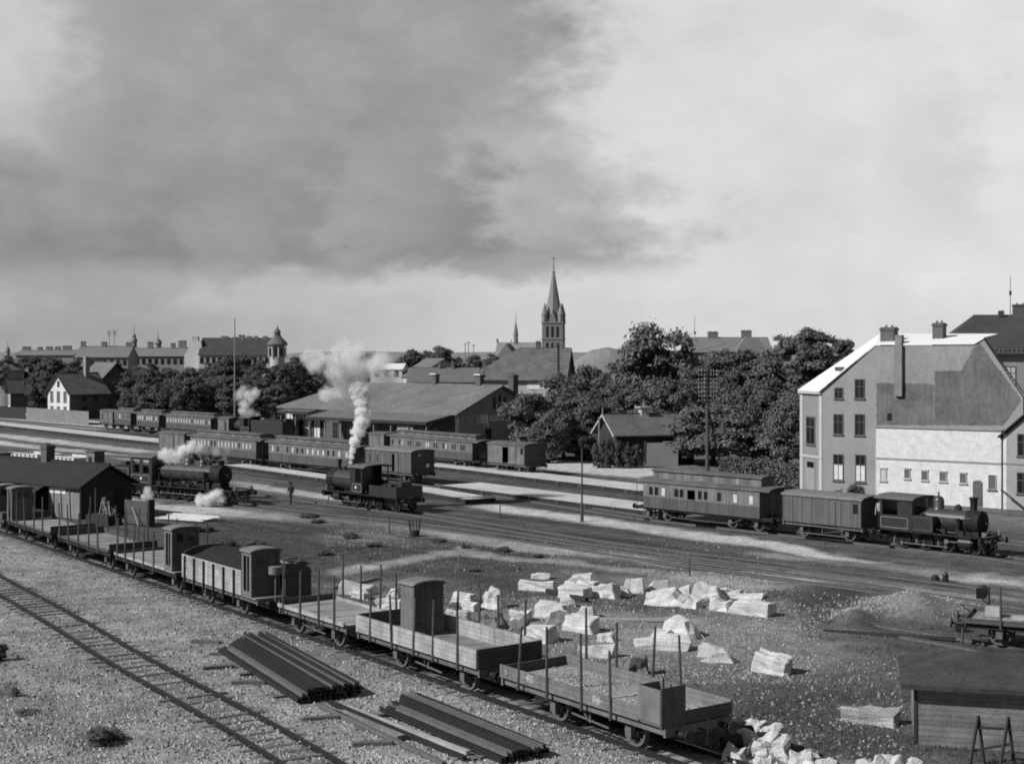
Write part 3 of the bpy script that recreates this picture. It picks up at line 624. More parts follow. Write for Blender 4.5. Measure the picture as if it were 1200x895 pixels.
def coach(label, ln, xa, xb, zf=1.05, ze=2.95, wins=None, cler=True, plat=(.9, .9), group='passenger coaches', doors=(), bright=.5, seed=0, door_open=False, clh=.42, wz=(2.05, 2.6), ww=.42, m=None, truss=True, axles=None):
    t, h = vroot('passenger_coach', label, 'railway coach', ln, xa, xb, group); x0, x1 = -h, h; rnd = random.Random(seed); HWc = 1.4
    m = m or M['coach']
    underframe(t, x0-plat[0], x1+plat[1], HWc, .92, M['iron'])
    if axles is None: axles = [x0+h*.24, x0+h*.24+1.6, x1-h*.24-1.6, x1-h*.24] if h > 5 else [x0+h*.3, x1-h*.3]
    running_gear(t, axles, .46); buffers(t, x0-plat[0]-.06, x1+plat[1]+.06, 1.0)
    wins = wins if wins is not None else [(-1+2*(k+.5)/8) for k in range(8)]
    hs = sorted([(h*u-ww/2, h*u+ww/2, wz[0], wz[1]) for u in wins]+[(h*u-.35, h*u+.35, zf+.05, wz[1]) for u in doors])
    b = MB(); b.cur = 0
    wall_with_holes(b, x0, x1, -HWc, .06, 1.85, ze, [q if q[2] > 1.8 else (q[0], q[1], 1.85, q[3]) for q in hs])
    wall_with_holes(b, x0, x1, HWc-.06, .06, 1.85, ze, [q for q in hs if q[2] > 1.8])
    b.cur = 1
    wall_with_holes(b, x0, x1, -HWc, .06, zf, 1.848, [(q[0], q[1], q[2], 1.848) for q in hs if q[2] < 1.8])
    b.box(x0, x1, HWc-.06, HWc, zf, 1.848)
    b.cur = 2
    for x in (x0, x1-.06): b.box(x, x+.06, -HWc+.061, HWc-.061, zf, ze+.12)
    b.box(x0+.06, x1-.06, -HWc+.061, HWc-.061, zf+.0, zf+.06)
    body = b.build('body', [m, M['coachd'], M['coachd']], t)
    q = MB(); q.box(x0, x1, -HWc-.012, -HWc-.001, 1.83, 1.87); q.box(x0, x1, -HWc-.012, -HWc-.001, ze-.08, ze-.03); q.build('moulding', m, body)
    for u in wins:
        for s in ((-1, 1)):
            f = MB(); xc = h*u; yy = s*(HWc-.035)
            br = rnd.random() < bright
            f.box(xc-ww/2+.001, xc+ww/2-.001, yy-.01, yy+.01, wz[0]+.001, wz[1]-.001)
            if s < 0: f.build('window', M['glassl'] if br else M['glassd'], t)
            else: f.build('window', M['glassd'], t)
    for u in doors:
        f = MB(); f.box(h*u-.33, h*u+.33, -HWc+.02, -HWc+.05, zf+.06, 1.9); f.build('door', M['coachd'], t)
    arc_roof(t, x0-plat[0]*.9, x1+plat[1]*.9, HWc+.1, ze, .24, M['coachroof'])
    if cler:
        cx0, cx1 = x0+.35, x1-.35; b = MB(); b.box(cx0, cx1, -.72, .72, ze+.14, ze+.14+clh+.1); cl = b.build('clerestory', m, t)
        r = arc_roof(t, cx0-.12, cx1+.12, .85, ze+.22+clh, .14, M['coachroof'], 'clerestory_roof')
        n = int((cx1-cx0)/.75)
        for k in range(n):
            xx = cx0+.4+k*(cx1-cx0-.8)/max(1, n-1)
            if k % 4 != 3: g = MB(); g.box(xx-.17, xx+.17, -.728, -.722, ze+.26, ze+.16+clh-.05); g.build('clerestory_window', M['deck'] if k % 2 else M['coachroof'], cl)
    else:
        v = MB()
        for k in range(int(h)): v.tube((x0+1+k*2*h/int(h+1), 0, ze+.2), (x0+1+k*2*h/int(h+1), 0, ze+.42), .09, n=8)
        v.build('roof_vent', M['iron'], t)
    for sgn, xe, pl in ((-1, x0, plat[0]), (1, x1, plat[1])):
        if pl > .3:
            b = MB(); xo = xe+sgn*pl
            b.box(min(xe, xo), max(xe, xo), -HWc+.1, HWc-.1, zf-.02, zf+.03)
            for y in (-HWc+.15, -.4, .4, HWc-.15): b.tube((xo, y, zf), (xo, y, zf+1.05), .022, n=6)
            b.bar((xo, -HWc+.15, zf+1.05), (xo, -.4, zf+1.05), .04); b.bar((xo, .4, zf+1.05), (xo, HWc-.15, zf+1.05), .04)
            for y in (-HWc+.15, HWc-.15): b.tube((xo, y, zf+1.05), (xo, y, ze+.02), .022, n=6)
            for y in (-HWc+.15, HWc-.15): b.box(min(xe, xo)+.1, max(xe, xo)-.1, y-.12*0-.1, y+.1, .45, .5)
            b.build('end_platform', M['iron'], t)
            d = MB(); xx = xe+sgn*.008; d.box(xx-.006, xx+.006, -.33, .33, zf+.05, ze-.25); d.build('end_door', M['glassd'], t)
    if truss:
        b = MB(); b.bar((x0+h*.5, -1.2, .5), (x1-h*.5, -1.2, .5), .04); b.bar((x0+h*.3, -1.2, .9), (x0+h*.5, -1.2, .5), .04); b.bar((x1-h*.3, -1.2, .9), (x1-h*.5, -1.2, .5), .04); b.build('truss_rod', M['rust'], t)
    s_ = MB(); s_.box(-.9, .9, -1.45, -1.2, .42, .46); s_.build('footboard', M['iron'], t)
    return t, h
def van(label, ln, xa, xb, ze=2.9, m=None, door=.0, dw=.8, dopen=False, ribs=6, hatch=None, group='covered vans', lamp=False, slits=(), endm=None, signs=()):
    t, h = vroot('covered_van', label, 'goods van', ln, xa, xb, group); x0, x1 = -h, h; HWc = 1.38; zf = 1.12; m = m or M['boxcar']
    underframe(t, x0, x1, HWc, .92, M['rust']); running_gear(t, [x0+h*.42, x1-h*.42], .47); buffers(t, x0-.06, x1+.06, 1.0)
    holes = [(h*door-dw/2, h*door+dw/2, zf+.03, ze-.25)]+[(h*u-w/2, h*u+w/2, za, zb) for u, w, za, zb in slits]
    b = MB(); b.cur = 0; wall_with_holes(b, x0, x1, -HWc, .06, zf, ze, sorted(holes)); b.box(x0, x1, HWc-.06, HWc, zf, ze)
    b.cur = 1
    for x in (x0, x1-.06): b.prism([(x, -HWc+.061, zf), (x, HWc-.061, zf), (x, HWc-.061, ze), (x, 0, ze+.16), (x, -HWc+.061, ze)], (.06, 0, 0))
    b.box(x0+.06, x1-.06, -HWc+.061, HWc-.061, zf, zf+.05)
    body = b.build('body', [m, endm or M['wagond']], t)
    for k in range(ribs+1):
        x = x0+.03+(2*h-.06)*k/ribs
        if abs(x-h*door) < dw/2+.02: continue
        r = MB(); r.box(x-.025, x+.025, -HWc-.03, -HWc-.001, zf, ze-.04); r.build('rib', M['rust'] if m is M['boxcar'] else M['coachd'], body)
    for za in (0,):
        d = MB(); off = dw*.95 if dopen else 0
        d.box(h*door-dw/2-.02+off, h*door+dw/2+.02+off, -HWc-.055, -HWc-.035, zf+.02, ze-.2); do = d.build('sliding_door', m, t)
    if hatch is not None:
        g = MB(); g.box(h*hatch-.18, h*hatch+.18, -HWc-.012, -HWc-.002, ze-.85, ze-.25); g.build('hatch', M['glassd'], t)
    for u, w, za, zb in slits:
        g = MB(); g.box(h*u-w/2, h*u+w/2, -HWc+.02, -HWc+.03, za, zb); g.build('window', M['glassd'], t)
    arc_roof(t, x0-.1, x1+.1, HWc+.09, ze, .24, M['roofc'] if m is M['boxcar'] else M['coachroof'])
    f = MB(); f.box(-h*.6, h*.6, -1.45, -1.22, .45, .49)
    for x in (-h*.5, 0, h*.5): f.bar((x, -1.3, .47), (x, -1.2, .95), .04)
    f.build('footboard', M['rust'], t)
    if lamp:
        l = MB(); l.lathe((x1+.01, .55, 1.75), (1, 0, 0), [(0, .19), (.05, .2), (.06, .01)], 18); l.build('tail_disc', M['white'], t)
        l = MB(); l.lathe((x1+.01, -.45, 2.75), (1, 0, 0), [(0, .1), (.05, .1), (.06, .01)], 14); l.build('end_lamp', M['white'], t)
    return t, h
# T1: train by the house
coach('brown clerestory coach with open side door behind the goods van', LT, 754, 890, wins=[-.86, -.76, -.64, -.40, -.31, -.03+.04, .07+.04, .34, .60, .86], doors=[-.14], ze=2.9, clh=.55, plat=(.75, .95), seed=12, bright=.1, ww=.34, wz=(1.98, 2.55), axles=[-5.0, -3.4, 2.4, 4.6])
van('pale boarded goods van coupled to the tank locomotive', LT, 917, 1009, ze=2.85, door=.17, dw=1.15, ribs=8, hatch=.86)
# T2: middle train
van('tall dark van at the left end of the middle train', L1, 186, 216, ze=3.0, m=M['coach'], ribs=5, dw=.9)
coach('dark clerestory coach half hidden by the large locomotive steam', L1, 223, 300, wins=[-.85+.105*k for k in range(17)], ze=2.95, clh=.34, seed=3, bright=.8, ww=.26, plat=(.8, 1.0))
coach('long dark clerestory coach left of the vertical steam column', L1, 315, 411, wins=[-.9, -.76]+[-.52+.125*k for k in range(11)]+[.9], ze=2.95, clh=.32, seed=5, bright=.7, ww=.3, plat=(.8, 1.0))
van('grey van with pale tail disc at the rear of the middle train', L1, 428, 481.5, ze=3.05, m=M['boxcar'], door=.25, dw=.5, dopen=True, ribs=9, lamp=True, slits=[(-.8, .16, 1.9, 2.6), (-.45, .16, 1.9, 2.6)])
# T3: upper train
van('dark van at the left end of the upper train', L0, 432, 450, ze=3.0, m=M['coach'], ribs=4)
coach('long coach with paired windows in front of the station canopy', L0, 457, 553.5, wins=[-.93]+[q+d for q in (-.72, -.5, -.28, -.06, .14, .36, .58, .78) for d in (-.028, .028)], ze=2.95, clh=.36, seed=8, bright=.12, ww=.24, plat=(.8, 1.1))
van('dark luggage van with open middle door at the right end of the upper train', L0, 571, 614.5, ze=3.0, m=M['coach'], door=.0, dw=1.1, dopen=True, ribs=2, hatch=.85)
# T4: far train
van('farthest dark van at the left end of the far train', L4, 117, 132, ze=3.0, m=M['coach'], ribs=3, slits=[(-.6, .4, 1.6, 2.6)])
coach('short coach next to the farthest van', L4, 134, 153, wins=[-.75, -.35, .1, .5, .85], ze=2.95, clh=.3, seed=2, bright=.6, ww=.34, plat=(.6, 1.0))
coach('coach between two dark end platforms in the far train', L4, 160, 186, wins=[-.85+.2*k for k in range(9)], ze=2.95, clh=.3, seed=21, bright=.7, ww=.34)
coach('longest coach of the far train in front of the trees', L4, 194.5, 247, wins=[-.92+.123*k for k in range(16)], ze=2.95, clh=.3, seed=31, bright=.7, ww=.3)
van('dark van behind the far smoking locomotive', L4, 255, 268, ze=3.0, m=M['coach'], ribs=3, slits=[(.4, .5, 1.4, 2.6)])
# ------------------------------------------------------------------ locomotives (local +x is the chimney end)
def loco(label, ln, xa, xb, flip=False, bz=2.05, br=.62, boil=(0, 4), smoke=.9, chim=None, chh=1.3, chr=.2, domes=(), drive=(), dr=.65, lead=(), lr=.42, cab=(-2, 0), cabz=(1.3, 3.4), cabwin=True, tank=None, tankz=(1.3, 2.25), tender=None, cyl=None, name='steam_locomotive', ends=None, disc=True):
    t, h = vroot(name, label, 'locomotive', ln, xa, xb, 'steam locomotives')
    if flip:
        t.rotation_euler.z += math.pi
    zf = 1.15; x0, x1 = ends or (-h, h)
    b = MB()
    for s in (-1, 1): b.box(x0+.1, x1-.05, s*.62-.04, s*.62+.04, .62, 1.12)
    b.box(x1-.05, x1+.08, -1.3, 1.3, .82, 1.22); b.box(x0-.02, x0+.1, -1.3, 1.3, .82, 1.22)
    b.build('frame', M['loco'], t)
    b = MB(); 
    for s in (-1, 1): b.box(x0+.1, x1-.1, s*1.05-.3, s*1.05+.3, 1.2, 1.26)
    b.build('running_board', M['iron'], t)
    if True:
        b = MB(); b.lathe((boil[0], 0, bz), (1, 0, 0), [(0, br), (boil[1]-boil[0]-smoke, br)], 28); bo = b.build('boiler', M['locob'], t, True)
        b = MB()
        n = max(2, int((boil[1]-boil[0])/1.0))
        for k in range(n):
            x = boil[0]+.25+k*(boil[1]-boil[0]-smoke-.4)/max(1, n-1); b.lathe((x, 0, bz), (1, 0, 0), [(0, br+.012), (.06, br+.012)], 28)
        b.build('boiler_band', M['locob'], bo)
        b = MB(); b.bar((boil[0]+.1, -br-.12, bz+.25), (boil[1]-smoke*.5, -br-.12, bz+.25), .035); b.bar((boil[0]+.1, br+.12, bz+.25), (boil[1]-smoke*.5, br+.12, bz+.25), .035); b.build('handrail', M['brass'], bo)
    b = MB(); b.lathe((boil[1]-smoke, 0, bz), (1, 0, 0), [(0, br+.04), (smoke, br+.04), (smoke+.02, br-.02), (smoke+.1, br*.75), (smoke+.15, br*.3), (smoke+.16, .01)], 28)
    b.prism([(boil[1]-smoke+.05, -br*.8, 1.1), (boil[1]-smoke+.05, br*.8, 1.1), (boil[1]-smoke+.05, br*.55, bz-br*.5), (boil[1]-smoke+.05, -br*.55, bz-br*.5)], (smoke-.1, 0, 0)); b.build('smokebox', M['black'], t, True)
    b = MB(); b.tube((boil[1]+.12, 0, bz), (boil[1]+.2, 0, bz), .07, n=8); b.bar((boil[1]+.18, 0, bz), (boil[1]+.18, .2, bz-.16), .03); b.build('smokebox_handle', M['brass'], t)
    if chim is not None:
        zt = bz+br+chh; b = MB(); b.lathe((chim, 0, bz+br-.08), (0, 0, 1), [(0, chr*1.7), (.12, chr*1.05), (.2, chr), (chh-.1, chr*1.08), (chh-.08, chr*1.32), (chh+.04, chr*1.32), (chh+.05, chr), (chh-.3, chr*.8)], 18); b.build('chimney', M['black'], t, True)
    for x, r, hh in domes:
        b = MB(); b.lathe((x, 0, bz+br-.06), (0, 0, 1), [(0, r*1.15), (.1, r), (hh-.25, r), (hh-.1, r*.82), (hh, r*.35), (hh+.02, .01)], 18)
        b.tube((x, 0, bz+br+hh-.1), (x, 0, bz+br+hh+.18), .05, n=8); b.build('steam_dome', M['locob'], t, True)
    me = wheel_mesh(dr, 12, M['iron'])
    for x in drive:
        for s in (-1, 1): inst(wheel_mesh(dr, 12, M['iron']), 'driving_wheel', t, (x, s*.74, .15+dr), 0 if s < 0 else math.pi)
    for x in lead:
        for s in (-1, 1): inst(wheel_mesh(lr, 9, M['iron']), 'carrying_wheel', t, (x, s*.74, .15+lr), 0 if s < 0 else math.pi)
    if len(drive) > 1:
        for s in (-1, 1):
            b = MB(); z = .15+dr-.2; b.bar((min(drive)-.1, s*.92, z), (max(drive)+.1, s*.92, z), .09, .05)
            for x in drive: b.tube((x, s*.8, z), (x, s*.98, z), .09, n=8)
            b.build('coupling_rod', M['brass'], t)
    cyl = cyl if cyl is not None else boil[1]-smoke*.6
    for s in (-1, 1):
        b = MB(); b.tube((cyl-.4, s*1.02, .85), (cyl+.4, s*1.02, .85), .3, n=16); b.box(cyl-.35, cyl+.35, s*1.02-.24, s*1.02+.24, 1.0, 1.3); b.tube((cyl+.4, s*1.02, .85), (cyl+.47, s*1.02, .85), .2, n=12); b.build('cylinder', M['loco'], t, True)
        b = MB(); b.bar((cyl-.4, s*1.02, .85), (cyl-1.4, s*1.02, .83), .06); b.box(cyl-1.4, cyl-1.15, s*1.02-.08, s*1.02+.08, .72, .95)
        b.bar((cyl-1.3, s*1.0, .84), ((drive[-1] if drive else cyl-2), s*.98, .15+dr-.15), .09, .06); b.build('connecting_rod', M['brass'], t)
    # cab
    c0, c1 = cab; z0, z1 = cabz; hw = 1.32
    b = MB()
    wins = [(c0+(c1-c0)*.12, c0+(c1-c0)*.42, 2.2, z1-.3), (c0+(c1-c0)*.58, c0+(c1-c0)*.86, 2.2, z1-.3)] if cabwin == 2 else [(c0+(c1-c0)*.08, c0+(c1-c0)*.55, 2.15, z1-.12)]
    for y in (-hw, hw-.04): wall_with_holes(b, c0, c1, y, .04, z0, z1-.05, wins)
    b.prism([(c1-.04, -hw+.041, z0), (c1-.04, hw-.041, z0), (c1-.04, hw-.041, z1-.04), (c1-.04, 0, z1+.1), (c1-.04, -hw+.041, z1-.04)], (.04, 0, 0))
    if tender is None: b.box(c0, c0+.04, -hw+.041, hw-.041, z0, z1-.06)
    co_ = b.build('cab', M['loco'], t)
    b = MB()
    for y in (-.7, .7): b.lathe((c1+.001, y, 2.75), (1, 0, 0), [(0, .2), (.015, .2)], 14)
    b.build('spectacle_glass', M['glassd'], co_)
    arc_roof(co_, c0-.35, c1+.12, hw+.12, z1-.06, .22, M['rust'], 'cab_roof')
    b = MB(); 
    for s in (-1, 1):
        for (xa_, xb_, za_, zb_) in [(c0+.06, c1-.3, z0+.12, 2.02)]:
            yy = s*(hw+.006)
            for q in ((xa_, xb_, za_, za_+.03), (xa_, xb_, zb_-.03, zb_), (xa_, xa_+.03, za_, zb_), (xb_-.03, xb_, za_, zb_)): b.box(q[0], q[1], yy-.005, yy+.005, q[2], q[3])
    b.build('lining', M['plasterg'], co_)
    if disc:
        b = MB()
        for s in (-1, 1): b.lathe(((c0+c1)/2, s*(hw+.01), 1.75), (0, s, 0), [(0, .12), (.012, .12)], 12)
        b.build('number_plate', M['lettering'], co_)
    if tank:
        for s in (-1, 1):
            b = MB(); y0, y1 = sorted((s*.72, s*1.3)); b.box(tank[0], tank[1], y0, y1, *tankz); to = b.build('side_tank', M['loco'], t)
            b = MB(); 
            for q in ((tank[0]+.1, tank[1]-.1, tankz[0]+.1, tankz[0]+.13), (tank[0]+.1, tank[1]-.1, tankz[1]-.13, tankz[1]-.1), (tank[0]+.1, tank[0]+.13, tankz[0]+.1, tankz[1]-.1), (tank[1]-.13, tank[1]-.1, tankz[0]+.1, tankz[1]-.1)):
                b.box(q[0], q[1], s*1.305-.004, s*1.305+.004, q[2], q[3])
            b.build('lining', M['frame'], to)
            b = MB(); b.lathe(((tank[0]+tank[1])/2, s*1.0, tankz[1]), (0, 0, 1), [(0, .16), (.12, .16), (.14, .1)], 12); b.build('tank_filler', M['iron'], to)
    if tender:
        a, c, zt = tender; b = MB(); b.box(a, c, -1.28, -1.24, 1.25, zt); b.box(a, c, 1.24, 1.28, 1.25, zt); b.box(a, a+.04, -1.239, 1.239, 1.25, zt); b.box(c-.04, c, -1.239, 1.239, 1.25, zt-.4); b.box(a+.04, c-.04, -1.239, 1.239, 1.25, zt-.45)
        to = b.build('tender', M['loco'], t)
        ch = heap(a+.1, c-.3, 1.2, zt-.45, .6, 14, 9, .25); ch.build('coal_load', M['coal'], to)
        b = MB(); zl = zt-.12
        for q in ((a+.12, c-.12, 1.45, 1.48), (a+.12, c-.12, zl-.03, zl), (a+.12, a+.15, 1.45, zl), (c-.15, c-.12, 1.45, zl)): b.box(q[0], q[1], -1.29, -1.283, q[2], q[3])
        b.build('lining', M['plasterg'], to)
        b = MB(); b.box(a+.35, a+1.0, -.5, .5, zt-.3, zt+.35); b.box(a+1.1, a+1.5, .2, .9, zt-.3, zt+.15); b.build('tool_box', M['locob'], to)
        n = max(2, round((c-a)/1.4))
        for k in range(n):
            x = a+.55+k*(c-a-1.1)/(n-1)
            for s in (-1, 1): inst(wheel_mesh(.47, 9, M['iron']), 'tender_wheel', t, (x, s*.74, .62), 0 if s < 0 else math.pi)
            b = MB(); b.box(x-.14, x+.14, -1.05, -.9, .5, .76); b.box(x-.45, x+.45, -1.02, -.95, .85, .93); b.build('axle_box', M['rust'], t)
    buffers(t, x0-.02, x1+.08, 1.02)
    for y in (-.85, .85): b = MB(); b.box(x1+.0, x1+.22, y-.11, y+.11, 1.28, 1.55); b.lathe((x1+.22, y, 1.42), (1, 0, 0), [(0, .1), (.03, .1)], 12); b.build('headlamp', M['brass'], t)
    for y in (-.8, .8): b = MB(); b.bar((x1-.1, y, .8), (x1+.12, y, .3), .06); b.build('guard_iron', M['iron'], t)
    b = MB(); b.tube((c1-.2, -1.05, z0), (boil[1]-smoke*.7, -br*.75, bz-br*.5), .035, n=6); b.tube((c1, -1.1, 1.55), (cyl, -1.0, 1.4), .03, n=6)
    b.box(c1+.4, c1+.9, -1.2, -.85, 1.27, 1.6); rp = random.Random(int(abs(x1)*100))
    for k in range(5): xx = c1+.2+k*(boil[1]-c1-.5)/5; b.bar((xx, -br*.98, bz-.1+rp.uniform(-.2, .3)), (xx+rp.uniform(.2, .7), -1.15, 1.3), .05)
    for k in range(6): xx = x0+.5+k*(x1-x0-1)/6; b.box(xx, xx+rp.uniform(.15, .5), -1.25, -1.0, 1.27, 1.3+rp.uniform(.1, .3))
    b.build('pipework', M['iron'], t)
    b = MB(); b.tube((boil[1]-smoke-.3, -br-.22, 1.3), (boil[1]-smoke-.3, -br-.22, bz+.25), .15, n=10); b.tube((boil[1]-smoke-.3, -br-.22, bz-.25), (boil[1]-smoke-.3, -br-.22, bz-.1), .18, n=10); b.build('air_pump', M['iron'], t, True)
    b = MB(); b.lathe((boil[1]-smoke-.75, 0, bz+br-.05), (0, 0, 1), [(0, .24), (.25, .22), (.38, .08)], 12); b.build('sand_dome', M['loco'], t, True)
    b = MB(); b.tube((c1+.15, .1, bz+br-.05), (c1+.15, .1, bz+br+.45), .04, n=6); b.tube((c1+.15, .1, bz+br+.3), (c1+.15, .1, bz+br+.5), .07, n=8); b.build('whistle', M['brass'], t)
    for x in drive:
        for s in (-1, 1): q_ = MB(); q_.bar((x-dr-.04, s*.78, .15+dr+.25), (x-dr-.1, s*.78, .15+dr-.3), .07, .1); q_.build('brake_block', M['rust'], t)
    b = MB()
    for y in (-1.3, 1.3): b.box(c0+.05, c0+.45, y-.12, y+.12, .55, .58); b.box(c0+.05, c0+.45, y-.12, y+.12, .88, .91); b.box(c0+.05, c0+.08, y-.1, y+.1, .55, 1.2)
    b.build('cab_step', M['iron'], t)
    return t, h
# right tank engine: vroot spans the whole engine (x0..x1)
t3, h3 = vroot('probe', 'x', 'x', LT, 1030, 1152); bpy.data.objects.remove(t3)
print('loco R half', h3)
def lx(ln, xa, xb, px, flip=False, off=-.65):                 # local x of the side point seen at a pixel column
    sm = (corner_s(ln, xa)+corner_s(ln, xb))/2; v = corner_s(ln, px, off)-sm; return -v if flip else v
f3 = lambda p, o=-.65: lx(LT, 1030, 1146, p, off=o)
loco('black tank locomotive with tall chimney at the head of the right train', LT, 1030, 1146, bz=2.0, br=.66, boil=(f3(1085, .75), f3(1152, .75)), smoke=.85, chim=f3(1141, .75), chh=.85, chr=.2, domes=[(f3(1100, .75), .33, .8)],
     drive=[f3(1052), f3(1078), f3(1104)], dr=.52, lead=[f3(1137)], lr=.38, cab=(f3(1030), f3(1068)), cabz=(1.25, 3.2), tank=(f3(1062), f3(1092)), tankz=(1.28, 2.25), disc=False)
fC = lambda p, o=-.65: lx(LC, 378, 463, p, True, o)
loco('small black tender locomotive under the column of white steam', LC, 378, 463, True, bz=2.1, br=.74, boil=(fC(409), fC(391, .75)), smoke=.75, chim=fC(398, .75), chh=.85, chr=.15, domes=[],
     drive=[fC(424), fC(409), fC(398)], dr=.6, cab=(fC(423), fC(409)), cabz=(1.3, 3.35), tender=(fC(463), fC(431), 2.05), cyl=fC(392))
fL = lambda p, o=-.65: lx(LL, 128, 268, p, off=o)
loco('large black locomotive with long boiler venting steam beside the dark shed', LL, 128, 268, bz=2.35, br=.72, boil=(fL(177), fL(264, .75)), smoke=1.1, chim=fL(259, .75), chh=.45, chr=.24, domes=[(fL(222, .75), .42, .6), (fL(238, .75), .34, .5)],
     drive=[fL(184), fL(198), fL(212), fL(226)], dr=.72, lead=[fL(262)], lr=.45, cab=(fL(152), fL(177)), cabz=(1.3, 3.55), cabwin=2, tender=(fL(128), fL(150), 2.6), cyl=fL(243))
f4 = lambda p: lx(L4, 262, 333, p, True)
loco('far dark locomotive with raised tender beside the station, wrapped in smoke', L4, 262, 331, True, bz=2.1, br=.7, boil=(f4(281), f4(264)), smoke=.8, chim=f4(268), chh=.6, chr=.22, domes=[], drive=[f4(272), f4(280), f4(288)], dr=.6, cab=(f4(292), f4(281)), cabz=(1.3, 3.4), tender=(f4(331), f4(294), 3.1), disc=False)

# ------------------------------------------------------------------ small right-hand wagon, white platform wagons behind the shed
A = G(1133, 757); d = Vector((.9, -.44, 0)).normalized()
t = thing('flat_wagon', 'small dark open wagon at the right edge with pale load strip on its deck', 'goods wagon', A+d*2.9+Vector((-d.y, d.x, 0))*.75, math.atan2(d.y, d.x))
underframe(t, -2.9, 2.9, 1.25, .85, M['iron']); running_gear(t, [-1.6, 1.6], .45); buffers(t, -2.96, 2.96, .95); deck(t, -2.9, 2.9, 1.3, 1.06, M['deck'])
side_boards(t, -2.9, 2.9, 1.28, 1.08, .18, M['wagond']); b = MB(); b.box(-1.2, 2.5, -.3, .2, 1.14, 1.26); b.box(-2.3, -1.7, .1, .7, 1.14, 1.5); b.build('load_boards', M['wood'], t)
stakes(t, [-1.5], 1.28, .9, 2.9, (-1,))
def lime_wagon(label, pa, pb):
    A, B = G(*pa), G(*pb); d = (B-A).normalized(); h = (B-A).length/2
    t = thing('open_wagon', label, 'goods wagon', (A+B)/2+Vector((-d.y, d.x, 0))*.75, math.atan2(d.y, d.x), 'pale loaded wagons behind the shed')
    underframe(t, -h, h, 1.4, .9); running_gear(t, [-h*.55, h*.55]); buffers(t, -h-.06, h+.06)
    b = MB(); b.box(-h, h, -1.4, -1.36, 1.15, 2.1); b.box(-h, h, 1.36, 1.4, 1.15, 2.1); b.box(-h, -h+.04, -1.359, 1.359, 1.15, 2.1); b.box(h-.04, h, -1.359, 1.359, 1.15, 2.1); b.box(-h+.04, h-.04, -1.359, 1.359, 1.15, 1.9)
    o = b.build('body', M['flat'], t); b = MB(); n = 7
    for k in range(n+1): x = -h+.05+(2*h-.1)*k/n; b.box(x-.06, x+.06, -1.45, -1.401, 1.15, 2.1)
    b.build('rib', M['iron'], o); b = MB(); b.box(-h-.02, h+.02, -1.46, -1.3, 2.1, 2.16); b.build('top_rail', M['plaster'], o)
LX = [G(16, 553), G(100, 560)]
lime_wagon('pale boarded open wagon behind the left part of the shed roof', (17, 554), (52, 557.5))
lime_wagon('pale boarded open wagon between the shed chimney and the little dark hut', (61, 558), (95, 562))
def small_hut(label, px, py, w, dd, h, ang, light=True, group=None):
    t = thing('lookout_hut', label, 'hut', G(px, py), ang, group); b = MB(); b.cur = 0; wall_with_holes(b, 0, w, 0, .06, 0, h, [(w*.3, w*.7, h*.45, h*.85)]); b.cur = 1; b.box(w-.06, w, .061, dd, 0, h); b.box(0, w-.061, dd-.06, dd, 0, h); b.box(0, .06, .061, dd-.061, 0, h)
    b.build('wall', [M['hut'], M['hutd']], t); b = MB(); b.box(-.12, w+.12, -.12, dd+.12, h, h+.09); b.build('roof', M['coachroof'], t)
    b = MB(); b.box(w*.3, w*.7, .04, .055, h*.45, h*.85); b.build('window', M['glassd'], t)
small_hut('small dark hut with pale corner post behind the shed roof', 101, 567, 1.3, 1.1, 3.0, R(-40))
small_hut('dark hut cut by the left edge of the photo behind the shed', -24, 572, 3.2, 1.2, 3.2, R(-40))
# ------------------------------------------------------------------ buildings
def window(root, face, u, z, w, h, L, W, m=None, pane=None, bars=(1, 1), y0=0.0, sill=True, fm=None):
    if face == 'F': T = lambda a, d, c: (a, y0-d, c)
    elif face == 'B': T = lambda a, d, c: (a, W+d, c)
    elif face == 'L': T = lambda a, d, c: (-d, a, c)
    else: T = lambda a, d, c: (L+d, a, c)
    def bx(mb, a0, a1, d0, d1, c0, c1):
        p = T(a0, d0, c0); q = T(a1, d1, c1)
        mb.box(min(p[0], q[0]), max(p[0], q[0]), min(p[1], q[1]), max(p[1], q[1]), c0, c1)
    f = MB(); t = max(.05, w*.07)
    bx(f, u-w/2, u-w/2+t, .005, .07, z, z+h); bx(f, u+w/2-t, u+w/2, .005, .07, z, z+h); bx(f, u-w/2+t, u+w/2-t, .005, .07, z, z+t); bx(f, u-w/2+t, u+w/2-t, .005, .07, z+h-t, z+h)
    for k in range(bars[0]): c = u-w/2+w*(k+1)/(bars[0]+1); bx(f, c-t*.35, c+t*.35, .03, .06, z+t, z+h-t)
    for k in range(bars[1]): c = z+h*(k+1)/(bars[1]+1)+(h*.12 if bars[1] == 1 else 0); bx(f, u-w/2+t, u+w/2-t, .032, .058, c-t*.35, c+t*.35)
    o = f.build('window', fm or M['frame'], root)
    g = MB(); bx(g, u-w/2+t, u+w/2-t, .012, .022, z+t, z+h-t); g.build('pane', pane or M['glassd'], o)
    if sill: s = MB(); bx(s, u-w/2-.08, u+w/2+.08, .003, .12, z-.09, z-.004); s.build('sill', m or M['frame'], o)
    return o
